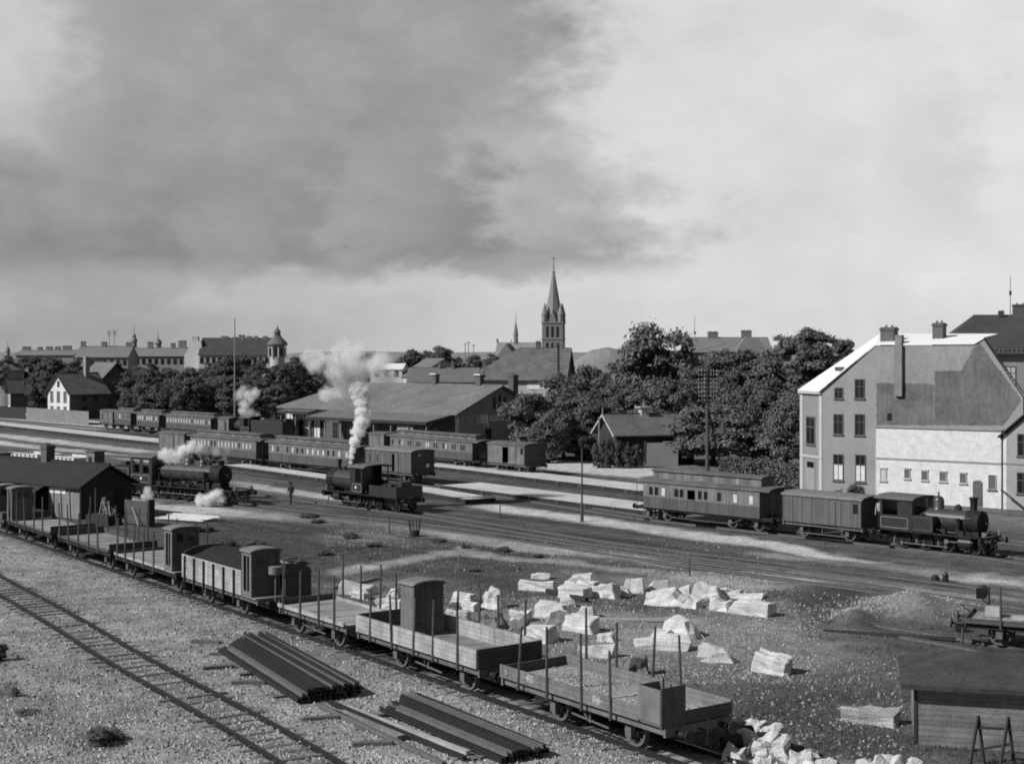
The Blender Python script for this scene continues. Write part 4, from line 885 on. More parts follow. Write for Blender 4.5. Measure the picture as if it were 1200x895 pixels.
def chimney(root, x, y, z0, z1, w=.6, d=.6, m=None, cap=None, name='chimney'):
    b = MB(); b.box(x-w/2, x+w/2, y-d/2, y+d/2, z0, z1-.25); b.box(x-w/2-.07, x+w/2+.07, y-d/2-.07, y+d/2+.07, z1-.25, z1-.1); b.box(x-w/2, x+w/2, y-d/2, y+d/2, z1-.1, z1)
    for k in (-.22, .22): b.tube((x+w*k, y, z1), (x+w*k, y, z1+.18), .09, n=8)
    o = b.build(name, m or M['brickm'], root)
    if cap: c = MB(); c.box(x-w/2-.14, x+w/2+.14, y-d/2-.14, y+d/2+.14, z1-.1+.001, z1+.02); c.build('chimney_cap', cap, o)
    return o
def house(label, cat, C, ang, L, W, he, hr, wf, wr=None, wl=None, roof=None, hip=(0, 0), over=.35, verge=.3, name='house', group=None, right=False, wins=(), chims=(), bargem=None, thick=.12):
    d = Vector((math.cos(ang), math.sin(ang), 0)); O = C-d*L if right else C
    t = thing(name, label, cat, O, ang, group); wr = wr or wf; wl = wl or wf
    b = MB(); b.box(0, L, 0, .25, 0, he); b.build('wall', wf, t); b = MB(); b.box(0, L, W-.25, W, 0, he); b.build('wall', wf, t)
    for x, mm, hp in ((0, wl, hip[0]), (L-.25, wr, hip[1])):
        b = MB()
        if hp: b.box(x, x+.25, .251, W-.251, 0, he)
        else: b.prism([(x, .251, 0), (x, W-.251, 0), (x, W-.251, he), (x, W/2, hr-.02), (x, .251, he)], (.25, 0, 0))
        b.build('gable_wall', mm, t)
    # roof planes with thickness
    s = (hr-he)/(W/2); ez = he-over*s; r = MB(); a0 = -verge if not hip[0] else -over; a1 = L+verge if not hip[1] else L+over
    rx0 = a0 if not hip[0] else hip[0]; rx1 = a1 if not hip[1] else L-hip[1]
    for sg in (0, 1):
        y_e = -over if sg == 0 else W+over
        top = [(a0, y_e, ez), (a1, y_e, ez), (rx1, W/2, hr), (rx0, W/2, hr)]
        r.prism([(p[0], p[1], p[2]) for p in top], (0, 0, thick))
    if hip[0]: r.prism([(a0, -over, ez), (rx0, W/2, hr), (a0, W+over, ez)], (0, 0, thick))
    if hip[1]: r.prism([(a1, -over, ez), (rx1, W/2, hr), (a1, W+over, ez)], (0, 0, thick))
    ro = r.build('roof', roof or M['slate'], t)
    q = MB(); q.bar((rx0, W/2, hr+thick+.02), (rx1, W/2, hr+thick+.02), .18, .1); q.build('ridge_cap', roof or M['slate'], ro)
    if bargem:
        for x in ((a0-.03,) if not hip[0] else ())+((a1+.03,) if not hip[1] else ()):
            for ye in (-over, W+over): q = MB(); q.bar((x, ye, ez+.02), (x, W/2, hr+.02), .05, .2); q.build('bargeboard', bargem, ro)
    for wn_ in wins: window(t, *wn_[:5], L, W, **(wn_[5] if len(wn_) > 5 else {}))
    for c in chims: chimney(ro, *c)
    return t
def dirs(a): return Vector((math.cos(a), math.sin(a), 0)), Vector((-math.sin(a), math.cos(a), 0))

# the white and grey house on the right: one long party wall towards the tracks
A = G(964, 582.5); ang = math.atan2(-.588, .809); d, n = dirs(ang)
def tw(px):                                                   # distance along the long wall seen at a pixel column
    k = (px-600)/F; return (k*A.y-A.x)/(d.x-k*d.y)
def zw(px, py): return H-(py-YH)*(A+d*tw(px)).y/F             # height on that wall
t = thing('house', 'tall grey house with bright metal roof slope, two chimneys and whitewashed lower wall', 'house', A, ang)
XR = tw(1175.5); XE = tw(1199); zb = zw(1026, 499.5)
x1 = tw(1026); x2 = tw(1142); x3 = tw(1148)
b = MB(); prof = [(0, 0), (XE, 0), (XE, zw(1199, 466)), (x3+.3, zw(1148, 397.5)), (x2, zw(1142, 404.5)), (x1, zw(1026, 405)), (0, zw(964, 457))]
b.prism([(x, 0, z) for x, z in prof], (0, .35, 0)); b.build('wall', M['plasterg'], t)
ztop = zw(1026, 405); zs = zw(964, 457)
b = MB(); b.box(x1+.05, XR, -.05, -.003, 0, zb); wo = b.build('whitewashed_wall', M['plaster'], t)
b = MB(); b.box(x1, XR+.02, -.16, -.052, zb-.06, zb+.08); b.box(x1+.05, XR, -.1, -.053, zw(1100, 540)-.06, zw(1100, 540)+.08); b.build('cornice', M['plasterg'], t)
# patches of newer and older render on the party wall
mp_l = mat('light_render', .25, .9, .22, .45, .2, streak=.15); mp_d = mat('dark_render', .12, .9, .5, .3, .3, streak=.3)
def wp(px, py, y): return (tw(px), y, zw(px, py))
def jag(pts, y, seed):
    rj = random.Random(seed); o = []
    for i, (a, b_) in enumerate(pts):
        c, e = pts[(i+1) % len(pts)]; n_ = max(1, int(math.hypot(c-a, e-b_)/2.2))
        for k in range(n_):
            t_ = k/n_; j = 0 if k == 0 else .75
            o.append(wp(a+(c-a)*t_+rj.uniform(-j, j), min(498.6, b_+(e-b_)*t_+rj.uniform(-j, j)), y))
    return o
b = MB(); b.prism(jag(((1027, 447), (1048.5, 449), (1093, 449), (1094, 434), (1126, 433), (1140, 406), (1027, 407)), -.004, 1), (0, -.008, 0)); b.build('render_patch', mp_l, t)
b = MB(); b.prism(jag(((1094.5, 498), (1176, 498.4), (1197, 469), (1147.5, 401), (1141.5, 408), (1127, 434), (1095, 435)), -.003, 2), (0, -.006, 0)); b.build('render_patch', mp_d, t)
b = MB(); b.prism(jag(((1027, 498), (1094, 498), (1094, 450), (1027, 448.5)), -.003, 3), (0, -.005, 0)); b.build('render_patch', mat('mid_render', .13, .9, .6, .5, .3, streak=.35), t)
xf = tw(1054); b = MB(); b.box(xf-.32, xf+.32, -.32, -.013, zw(1054, 464), zw(1054, 404)); b.box(xf-.28, xf+.28, -.28, .3, zw(1054, 404), zw(1054, 392.5)); b.build('flue', mat('flue_brick', .2, .9, .3, 1, .2), t)
DEP = 9.0
# facade running left and away, whitewashed trim
B_ = G(938, 577.5); vb = B_-A; bl = Vector((vb.dot(d), vb.dot(n), 0)); fl = bl.length; fd = bl.normalized()
fa = thing('x', 'x', 'x'); bpy.data.objects.remove(fa)
fr = bpy.data.objects.new('facade', None); COL.objects.link(fr); fr.parent = t; fr.location = (bl.x, bl.y, 0); fr.rotation_euler = (0, 0, math.atan2(-fd.y, -fd.x))
b = MB(); b.box(0, fl-.01, 0, .3, 0, zs-.1); fw = b.build('facade_wall', mat('pale_grey_plaster', .22, .9, .12, .5, .1), fr)
b = MB(); b.box(-.05, fl-.02, -.25, -.003, zs-.35, zs-.1); b.box(0, fl-.02, -.08, -.003, 3.2, 3.4); b.box(0, .5, -.06, -.003, 0, 3.19); b.box(0, .5, -.06, -.003, 3.41, zs-.36); b.box(fl-.55, fl-.02, -.06, -.003, 0, 3.19); b.box(fl-.55, fl-.02, -.06, -.003, 3.41, zs-.36); b.build('pilaster_trim', mat('facade_trim', .42, .9, .1, 1, .05), fr)
for z_, h_ in ((4.3, 2.4),): window(fr, 'F', fl*.48, z_, 1.5, h_, fl, 1)
b = MB(); b.box(fl*.48-.75, fl*.48+.75, -.05, -.003, .1, 3.0); do = b.build('door', M['plasterg'], fr); b = MB(); b.box(fl*.48-.6, fl*.48+.6, -.06, -.052, 2.35, 2.85); b.build('pane', M['glassd'], do)
# roof
b = MB(); ft = Vector((bl.x, bl.y, 0)); up = Vector((x1, 0, ztop+.05)); kx = .35
ev0 = Vector((-.25, -.25, zs-.15)); ev1 = Vector((bl.x-.35, bl.y+.2, zs-.15))
pA = ev0; pB = Vector((x1, -.12, ztop+.06)); pC = Vector((x1-2.2, DEP*.75, ztop+1.0)); pD = ev1+Vector((0, .1, 0))
b.prism([pA, pB, pC], (0, 0, .1)); b.prism([pA, pC, pD], (0, 0, .1)); b.build('roof_slope', M['zinc'], t)
b = MB(); pE = Vector((x2, -.12, ztop+.08)); pF = Vector((x3+.3, DEP*.4, zw(1148, 397)+.35)); b.prism([pB, pE, pF, pC], (0, 0, .1)); 
b.prism([pE, Vector((x3+.35, -.1, zw(1148, 397.5)+.06)), pF], (0, 0, .08)); b.build('flat_roof', M['zinc'], t)
b = MB(); q0 = Vector((x3+.35, -.12, zw(1148, 397.5)+.02)); q1 = Vector((XE+.3, -.12, zw(1199, 466))); b.prism([q0, q1, q1+Vector((-.02, .4, -.05)), Vector((x3+.33, .45, q0.z-.03))], (0, 0, .05)); b.build('roof_slope', M['slated'], t)
b = MB(); b.box(1, XE, DEP-.3, DEP, 0, zs-.5); b.build('rear_wall', M['plasterg'], t)
chimney(t, tw(1033.5), 1.6, ztop-.5, zw(1033, 384.5)+.1, 1.15, 1.0, M['brickd']); chimney(t, tw(1087)+.2, 2.2, ztop-.3, zw(1087, 383)+.35, .85, .9, M['brickd'])
for px, py0, py1, w_ in ((1007.5, 444, 467, .85), (983, 454, 467, .75), (982.5, 485, 509, .85), (1007.5, 485, 510, .85)):
    z0_, z1_ = zw(px, py1), zw(px, py0); window(t, 'F', tw(px), z0_, w_, z1_-z0_, 1, 1, fm=M['frame'])
for px, py0, py1 in ((982.5, 532, 563), (1008.5, 532.5, 565)):
    z0_, z1_ = zw(px, py1), zw(px, py0); o = window(t, 'F', tw(px), z0_, .9, z1_-z0_, 1, 1)
    b = MB(); b.box(tw(px)-.37, tw(px)+.37, -.028, -.023, z0_+.1, z0_+(z1_-z0_)*.6); b.build('curtain', M['plaster'], o)
b = MB(); x_ = tw(1042.5); z_ = zw(1042, 493); b.box(x_-.2, x_+.2, -.02, -.013, z_, z_+.62); b.build('loft_opening', M['glassd'], t)
for px, py0, py1, w_ in ((1035.5, 549, 563, .55), (1063.5, 549.5, 560.5, .5), (1084, 551.5, 562.5, .55), (1105.5, 553, 564, .6), (1129, 554.5, 566, .55)):
    z0_, z1_ = zw(px, py1), zw(px, py0); o = window(t, 'F', tw(px), z0_, w_, z1_-z0_, 1, 1, y0=-.05, pane=M['coachroof'] if px > 1040 else M['glassl'], bars=(0, 0), fm=M['framel'], m=M['framel'])
    b = MB(); b.box(tw(px)-w_/2-.05, tw(px)+w_/2+.05, -.16, -.053, z1_+.02, z1_+.1); b.build('lintel', M['framel'], o)
px = 1163; window(t, 'F', tw(px), zw(px, 573.5), .62, zw(px, 556)-zw(px, 573.5), 1, 1, y0=-.05, pane=M['coachroof'], bars=(0, 0), fm=M['framel'])
b = MB(); x_ = tw(1146); b.box(x_-.38, x_+.38, -.085, -.053, zw(1146, 593)-.02, zw(1146, 563)-.12)
b.prism([(x_-.38, -.085, zw(1146, 563)-.119), (x_+.38, -.085, zw(1146, 563)-.119), (x_+.2, -.085, zw(1146, 563)+.02), (x_-.2, -.085, zw(1146, 563)+.02)], (0, .03, 0)); b.build('door', M['coachroof'], t)
b = MB(); b.tube((XR-.02, -.2, 0), (XR-.02, -.2, zb), .06, n=8); b.build('downpipe', M['iron'], t)
b = MB(); b.box(tw(973), tw(973)+.5, 0, .02, 0, .01); bpy.data.objects.remove(b.build('tmp', M['iron'], t))
b = MB(); sk = pA.lerp(pB, .42).lerp(pD.lerp(pC, .42), .25); b.box(sk.x-.3, sk.x+.3, sk.y-.3, sk.y+.3, sk.z+.0, sk.z+.35); b.build('skylight', M['slate'], t)
# neighbour with a plastered gable at the right edge
C0 = A+d*XR+n*-.02
c_ = house('plastered gable house with dark windows, cut by the right edge of the photo', 'house', C0+d*.05-n*.3+d*0, ang-R(0)+R(90), 9, 14.0, zb-.25, zb+6.1, M['plaster'], wl=mat('right_gable_plaster', .30, .9, .2, .8, .15), roof=M['slated'], over=.35, verge=.35)
# windows of the gable that faces the tracks (local x = 0 plane)
c_.location = C0+d*14.1-n*.3; c_.rotation_euler = (0, 0, ang+R(90))
gw = lambda px: 14.1-(tw(px)-XR)
for px, py0, py1 in ((1201, 508, 534), (1200.5, 553, 578)):
    z0_, z1_ = zw(px, py1), zw(px, py0); window(c_, 'L', gw(px), z0_, .95, z1_-z0_, 9, 14)
for u in (5, 9): window(c_, 'L', u, 1.0, .95, 1.5, 9, 14); window(c_, 'L', u, 4.2, .95, 1.6, 9, 14)
b = MB(); zl = zw(1190, 543); b.box(-.06, -.003, 0, 14, zl-.05, zl+.06); b.build('string_course', M['plasterg'], c_)
# a leaning prop, low garden wall
o = MB(); p = C0-n*1.2; o.bar(p+d*2.3, p+Vector((0, 0, 1.6))+d*.2, .12); tag(o.build('timber_prop', M['woodd']), 'dark timber leaning against the foot of the white wall by the downpipe', 'timber')

# big roofed block behind at the top right
Y0 = 165; Cc = P(1098, 410, Y0); an2 = R(-12); 
t = house('large dark hip roofed block with dentil cornice behind the grey house', 'house', Vector((Cc.x, Cc.y, 0)), an2, 30, 14, 12-(408-415)*Y0/F-.3, P(1100, 371, Y0+7).z, M['plasterg'], roof=M['slated'], hip=(4.8, 5), over=.7)
b = MB(); zc = 12+.4
for k in range(60): b.box(.25+k*.5, .5+k*.5, -.45, -.003, zc-.1, zc+.25)
b.box(-.5, 30.5, -.5, -.003, zc-.35, zc-.11); b.build('dentil_cornice', M['frame'], t)
for u in (3.2, 5.8, 8.2, 11, 14, 17, 20): window(t, 'F', u, 8.2, 1.15, 2.4, 30, 14, pane=M['glassl'], bars=(1, 2))
q = P(1199, 371, Y0+6); chimney(t, 10.2, 7, P(1, 372, Y0+6).z-1, P(1, 357, Y0+6).z, 1.6, 1.2, M['brickd'])
rr = P(1184, 324, Y0+6); b = MB(); zr = P(1, 371, Y0+6).z
loc = t.location; a_ = Matrix.Rotation(-an2, 3, 'Z') @ (rr-loc); b.tube((a_.x, a_.y, zr-.5), (a_.x, a_.y, rr.z), .05, .03, 6); b.tube((a_.x, a_.y, zr+2.6), (a_.x, a_.y, zr+3.1), .14, .14, 6); b.build('lightning_rod', M['iron'], t)
b = MB(); b.box(a_.x-1.5, a_.x-.9, 6.5, 7.5, zr, zr+.7); b.build('roof_hatch', M['slated'], t)

# ------------------------------------------------------------------ station
S0 = G(537, 532.5); sa = R(-43); d, n = dirs(sa); L = 33.2; Wd = 14.3
t = house('long low station building with wide grey roof and dark brick gable with sign boards', 'station', S0, sa, L, Wd, 5.1, 8.0, M['plaster'], M['brickm'], M['plaster'], M['sroof'], (5.2, 0), .9, .7, 'station_building', right=True, thick=.18)
b = MB(); b.box(L*.24, L+.0, -.03, -.003, 0, 4.8); b.build('brick_front', M['brickd'], t)
pz = [(k*2.2+1.2) for k in range(4)]
for u in pz: window(t, 'F', u, 1.0, 1.0, 2.3, L, Wd, bars=(1, 2))
for k in range(9): window(t, 'F', 10.5+k*2.7, 1.0, 1.1, 2.2, L, Wd, bars=(1, 1), y0=-.03)
b = MB()
for k in range(12): b.box(.1+k*.8, .25+k*.8, -.025, -.003, 0, 4.9)
b.build('timber_framing', M['frame'], t)
for k in (-1, 0, 1): window(t, 'R', Wd/2+k*.95, 5.35, .5, 1.35+(.3 if k == 0 else 0), L, Wd, sill=False, bars=(0, 0))
window(t, 'R', Wd*.36, 1.2, 1.1, 1.7, L, Wd, sill=False)
b = MB(); b.box(L+.002, L+.06, .1, Wd-.1, 5.0, 5.15); b.box(L+.002, L+.08, .05, .45, 0, 5.0); b.build('corner_pilaster', M['plasterg'], t)
b = MB(); b.box(L-.45, L+.1, -.08, -.035, 0, 4.6); b.build('corner_board', M['plaster'], t)
def gx(px):                                                    # position across the gable seen at a pixel column
    k = (px-600)/F; return (k*S0.y-S0.x)/(n.x-k*n.y)
def gz(px, py): return H-(py-YH)*(S0+n*gx(px)).y/F
for i, (pa, pb, ya, yb, m_, lb) in enumerate(((557, 562, 487, 497, 'plasterg', 'grey notice board'), (563, 571.5, 486, 496, 'plaster', 'white notice board'), (566.5, 572, 496.5, 500, 'framel', 'small pale notice'), (573.5, 590, 487.5, 493, 'framel', 'long pale sign board'))):
    b = MB(); b.box(L+.02, L+.07, gx(pa), gx(pb), gz(pa, yb), gz(pa, ya)); so_ = b.build('sign_board', M[{'plasterg': 'framel', 'framel': 'white', 'plaster': 'white'}[m_]], t, label=lb)
    b = MB(); rnd = random.Random(i); y_a, y_b, z_a, z_b = gx(pa), gx(pb), gz(pa, yb), gz(pa, ya)
    if i == 3:
        for k in range(7):
            u = y_a+(y_b-y_a)*(k+.5)/7; w_ = (y_b-y_a)/7*.36; hh = (z_b-z_a)*.3; zc = (z_a+z_b)/2
            b.box(L+.071, L+.076, u-w_, u-w_+.07, zc-hh, zc+hh)
            if k % 3: b.box(L+.071, L+.076, u+w_-.07, u+w_, zc-hh, zc+hh)
            if k % 2: b.box(L+.071, L+.076, u-w_+.07, u+w_-.07, zc-.03, zc+.04)
            b.box(L+.071, L+.076, u-w_+.07, u+w_-.07, zc+hh-.07, zc+hh)
    else:
        for k in range(4): zc = z_b-(z_b-z_a)*(k+1)/5; b.box(L+.071, L+.076, y_a+.15, y_b-.15-rnd.random()*.3, zc-.03, zc+.03)
    b.build('lettering', M['iron'], so_)
for x_, w_ in ((L*.86-1, .8), (L*.62+1.5, .8), (L-.8, .7)): pass
ro = [c for c in t.children if c.name.startswith('roof')][0]
for px in (510, 562):
    s_ = 0; k = (px-600)/F; Rp = S0+n*Wd/2; ss = (k*Rp.y-Rp.x)/(d.x-k*d.y)
    chimney(ro, L+ss, Wd/2, 7.7, 9.5, .85, .7, M['brickd'], M['white'])
k = (606-600)/F; b = None; chimney(t, L-.6, gx(608)-.4, 4.2, 9.4, .9, .9, M['brickd'])
# canopies with posts
for nm, xa, xb, dep, zi, zo, lab in (('canopy', 1.0, 7.6, 2.2, 4.6, 4.3, 'short flat platform canopy'), ('canopy', 10.5, L-.3, 5.0, 4.75, 3.9, 'long sloping platform canopy')):
    b = MB(); b.prism([(xa, -.05, zi), (xb, -.05, zi), (xb, -dep, zo), (xa, -dep, zo)], (0, 0, .16)); co2 = b.build(nm, M['slatel'] if xa > 5 else M['slate'], t, label=lab)
    b = MB(); b.box(xa, xb, -dep-.06, -dep-.01, zo-.2, zo+.15); b.build('fascia', M['woodd'], co2)
    k = xa+.3
    while k < xb:
        b = MB(); b.tube((k, -dep+.4, 0), (k, -dep+.4, zo), .08, n=8); b.bar((k, -dep+.4, zo-.9), (k, -dep+1.3, zo+.05), .07); b.build('post', M['plasterg'], co2); k += 3.1
b = MB(); b.box(L-5.9, L-3.2, -4.45, -4.38, 2.75, 3.45); so_ = b.build('sign_board', M['framel'], t, label='pale hanging sign under the canopy')
b = MB()
for k in range(8): u = L-5.7+k*.32; b.box(u, u+.05, -4.456, -4.452, 2.9, 3.3); b.box(u+.051, u+.2, -4.456, -4.452, 3.24, 3.3) if k % 2 else b.box(u+.051, u+.2, -4.456, -4.452, 2.9, 2.96)
b.build('lettering', M['iron'], so_)
for k, px in enumerate((540, 549, 560)):
    p = G(px, 533+k*1.2); b = MB(); b.box(-.55, .55, -.3, .3, 0, 1.5); b.box(-.65, .65, -.36, .36, 1.5, 1.58); o = b.build('kiosk_box', M['flat']); o.location = p+Vector((1.2, -.6, 0)); o.rotation_euler.z = sa
    tag(o, ['pale crate by the station corner nearest the canopy', 'pale crate in the middle of the three by the station gable', 'pale crate nearest the notice boards'][k], 'crate', 'crates by the station gable')

# pavilion with white bargeboards
p0 = G(727, 546.5); pa_ = R(-24); d, n = dirs(pa_)
t = house('small dark timber pavilion with white bargeboards and roof ventilator', 'pavilion', G(722, 546), R(18), 9.2, 5.6, 3.55, 5.35, M['woodd'], wl=M['woodd'], roof=M['slate'], over=.6, verge=.5, bargem=M['framel'], name='garden_pavilion')
b = MB(); b.box(4.0, 4.9, 2.4, 3.3, 5.2, 6.1); b.box(3.7, 5.2, 2.1, 3.6, 6.1, 6.22); b.tube((4.45, 2.85, 6.2), (4.45, 2.85, 7.1), .05, .02, 6); b.build('ventilator', M['framel'], t)
b = MB(); b.tube((9.5, 2.8, 5.3), (9.5, 2.8, 6.1), .07, .02, 6); b.tube((-.45, 2.8, 5.3), (-.45, 2.8, 6.3), .07, .02, 6); b.build('finial', M['framel'], t)
b = MB(); b.box(3.2, 3.5, -.1, -.003, 0, 2.6); b.box(1.2, 1.4, -.1, -.003, 0, 2.6); b.build('door_post', M['framel'], t)
b = MB(); p = G(758, 545.5); b.box(0, 3.4, 0, .15, 0, 2.45); b.box(1.8, 3.3, -.05, .2, 2.45, 2.6); o = b.build('board_screen', M['plasterg']); o.location = p; o.rotation_euler.z = R(3); tag(o, 'grey board screen at the right end of the pavilion', 'screen')

# ------------------------------------------------------------------ left-hand villas
CL = G(82, 491); a50 = R(50); d, n = dirs(a50)
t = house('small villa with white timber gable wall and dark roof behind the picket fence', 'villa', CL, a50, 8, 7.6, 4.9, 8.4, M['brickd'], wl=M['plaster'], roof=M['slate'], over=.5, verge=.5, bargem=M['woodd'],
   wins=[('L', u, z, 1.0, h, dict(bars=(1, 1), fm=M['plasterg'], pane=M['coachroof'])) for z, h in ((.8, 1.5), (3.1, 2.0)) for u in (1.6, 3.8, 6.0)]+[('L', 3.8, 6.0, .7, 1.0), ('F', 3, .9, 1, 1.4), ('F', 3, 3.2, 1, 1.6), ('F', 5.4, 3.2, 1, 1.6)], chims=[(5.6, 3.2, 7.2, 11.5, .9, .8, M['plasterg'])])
CR = G(112, 487.5)
t = house('larger dark ivy covered villa with pale roof slope right of the white gabled villa', 'villa', CR+Vector((0, 0, 0)), R(-40), 6.3, 9.0, 6.1, 10.3, M['brickm'], wr=M['leafd'], roof=M['slatel'], over=.6, verge=.6, right=True, bargem=M['woodd'],
   wins=[('R', 2.6, 1, .9, 1.6), ('R', 6, 1, .9, 1.6), ('R', 4.5, 4, .9, 1.6)], chims=())
b = MB(); b.box(5.9, 6.35, -.08, -.003, 0, 6.2); b.build('corner_board', M['plaster'], t)
C3 = P(12, 481, 300); t = house('small villa with white end wall at the far left behind the dark fence', 'villa', Vector((C3.x, C3.y, 0)), R(25), 6.2, 5.0, P(0, 459, 300).z, P(0, 446, 300).z, M['brickd'], wl=M['plaster'], roof=M['slated'], over=.5, verge=.5,
   wins=[('L', 2.5, 1.2, 1.2, 2.2)])
p = P(11, 432, 330); t = thing('water_tower', 'round building with low conical roof at the far left', 'water tower', (p.x, p.y, 0)); b = MB(); b.tube((0, 0, 0), (0, 0, p.z-.3), 3.2, n=24); b.build('wall', M['plasterg'], t, True); b = MB(); b.lathe((0, 0, p.z-.3), (0, 0, 1), [(0, 3.8), (2.4, .15), (2.7, .05)], 24); b.build('roof', M['slatel'], t, True)
# fences
def fence(label, pa, pb, h, m, pick=.18, w=.12, group='fences by the villas'):
    A_, B_ = G(*pa), G(*pb); L_ = (B_-A_).length; t = thing('picket_fence', label, 'fence', A_, math.atan2(B_.y-A_.y, B_.x-A_.x), group); b = MB(); k = 0
    while k < L_: b.box(k, k+w, -.02, .02, .05, h); k += pick
    b.build('pickets', m, t); b = MB(); b.box(0, L_, .021, .07, .4, .5); b.box(0, L_, .021, .07, h-.5, h-.4); b.build('rail', m, t)
    k = 0
    while k <= L_: b = MB(); b.box(k-.08, k+.08, .071, .2, 0, h+.1); b.build('post', m, t); k += 4
fence('pale picket fence in front of the white gabled villa', (31, 492), (104, 498), 2.3, M['plasterg'])
fence('dark board fence at the far left edge', (-40, 487), (30, 491.5), 2.2, M['woodd'], .13)

# ------------------------------------------------------------------ skyline
def block(label, Y, x0p, x1p, ytop, yeave, dep=11, m='far', r='farroof', chims=(), hipl=0, hipr=0, gl=None, ang=0, wins=0, name='town_house', group=None):
    a = P(x0p, 415, Y); L_ = (x1p-x0p)*Y/F; he = P(0, yeave, Y).z; hr = P(0, ytop, Y+dep/2).z
    t = house(label, 'building', Vector((a.x, a.y, 0)), R(ang), L_, dep, he, hr, M[m], M[m], M[gl or m], M[r], (hipl, hipr), .4, .2, name, group)
    for i, (cp, wpx, yt) in enumerate(chims): chimney(t, (cp-x0p)*Y/F, dep/2, hr-1.5, P(0, yt, Y+dep/2).z, wpx*Y/F, 1.0, M['church'])
    for k in range(wins): window(t, 'F', L_*(k+.5)/wins, he-2.6, 1.1, 1.7, L_, dep, sill=False, bars=(0, 0))
    return t
block('low distant row of roofs with five chimneys at the far left skyline', 430, 18, 86, 410.5, 416, chims=[(24, 9, 406), (40, 5, 406.5), (51, 7, 406), (61, 6, 406), (72, 10, 405)])
block('distant dark roof with tall gable chimney left of the mast pair', 420, 88, 150, 406, 418, m='far', r='farroof', chims=[(91, 5, 400), (116, 6, 400.5), (145, 6, 401)], wins=8)
block('distant row of jagged roofs with a turreted chimney block', 440, 150, 216, 408, 417, m='plasterg', r='farroof', chims=[(171, 6, 400.5), (198, 5, 402), (209, 9, 399)], wins=9)
block('long distant building with dark roof and white gable wall', 400, 233, 316, 396.5, 415, m='farl', r='slated', gl='farl', chims=[(259, 8, 394), (271, 5, 395), (279, 7, 392.5), (288, 6, 394), (296, 4, 394), (307, 5, 394)], wins=12)
q = P(216, 415, 402); b = MB(); b.prism([(0, 0, 0), (22*402/F, 0, 0), (22*402/F, 0, P(0, 416, 402).z), (19*402/F, 0, P(0, 399, 402).z), (9*402/F, 0, P(0, 402, 402).z), (0, 0, P(0, 416, 402).z)], (0, 6, 0)); o = b.build('gable_house', M['plaster']); o.location = (q.x, q.y, 0); tag(o, 'bright white windowless gable end in the distant skyline left of the long roof', 'building')
b = MB(); b.box(8*.243, 15*.243, 1, 3, P(0, 402, 402).z-1, P(0, 394, 402).z); b.build('chimney', M['farl'], o)
# domed corner tower
q = P(325, 415, 398); t = thing('corner_tower', 'white round corner tower with dark dome and lantern at the end of the long building', 'tower', (q.x, q.y, 0)); r_ = 10.5*398/F; z1 = P(0, 402, 398).z
b = MB(); b.tube((0, 0, 0), (0, 0, z1-.6), r_*.82, n=16); b.build('wall', M['farl'], t, True)
b = MB()
for k in range(8): a = k*math.pi/4+.3; b.tube((math.cos(a)*r_*.95, math.sin(a)*r_*.95, z1-4.2), (math.cos(a)*r_*.95, math.sin(a)*r_*.95, z1-.5), .18, n=6)
b.build('column', M['plaster'], t)
b = MB(); b.lathe((0, 0, z1-.6), (0, 0, 1), [(0, r_*1.15), (.3, r_*1.18), (1.2, r_*.95), (2.0, r_*.6), (2.6, r_*.4), (3.0, r_*.42), (3.2, r_*.3), (3.6, r_*.42), (4.2, r_*.3), (4.7, r_*.12), (5.4, .05), (6, .03)], 16); b.build('dome', M['slate'], t, True)
b = MB()
for k in range(8):
    a = k*math.pi/4+.69; x, y = math.cos(a)*r_*.83, math.sin(a)*r_*.83; b.box(x-.4, x+.4, y-.4, y+.4, z1-3.6, z1-1.4)
b.build('window', M['glassd'], t)
def turret(label, px, ytop, ybase, rp, Y, cat='turret', onion=True):
    q = P(px, 415, Y); r = rp*Y/F; zt = P(0, ytop, Y).z; zb_ = P(0, ybase, Y).z; hh = zt-zb_
    t = thing('roof_turret', label, cat, (q.x, q.y, 0)); b = MB(); b.tube((0, 0, 0), (0, 0, zb_+hh*.2), r*.8, n=10); b.build('shaft', M['far'], t, True)
    prof = [(0, r), (hh*.1, r*.9), (hh*.18, r*.5), (hh*.22, r*.6), (hh*.3, r*.5), (hh*.38, r*.12), (hh*.8, .04)] if onion else [(0, r), (hh*.16, r*.85), (hh*.26, r*.3), (hh*.4, r*.1), (hh*.8, .03)]
    b = MB(); b.lathe((0, 0, zb_+hh*.2), (0, 0, 1), prof, 12); b.build('cupola', M['spire'], t, True)
turret('small domed turret at the far left skyline', 9, 400, 414, 3.4, 430)
turret('slender onion domed turret right of the mast pair', 157, 380, 405, 4.2, 454)
turret('pointed dark turret between chimneys of the distant roofs', 185, 386, 407, 5, 454, onion=False)
t = None
q = P(131, 415, 425); t = thing('wire_mast_pair', 'pair of thin wire masts on the distant roof', 'mast', (q.x, q.y, 0)); zt = P(0, 387, 425).z; b = MB()
for s in (-1, 1): b.tube((s*.75, 0, 8), (s*.75, 0, zt), .12, n=6)
b.build('pole', M['far'], t); b = MB()
for k in range(3): b.box(-1.4, 1.4, -.06, .06, zt-.4-k*.55, zt-.3-k*.55)
for k in range(3):
    for j in (-1.3, -1, -.45, .45, 1, 1.3): b.tube((j, 0, zt-.3-k*.55), (j, 0, zt-.02-k*.55), .08, n=5)
b.build('crossarm', M['far'], t)

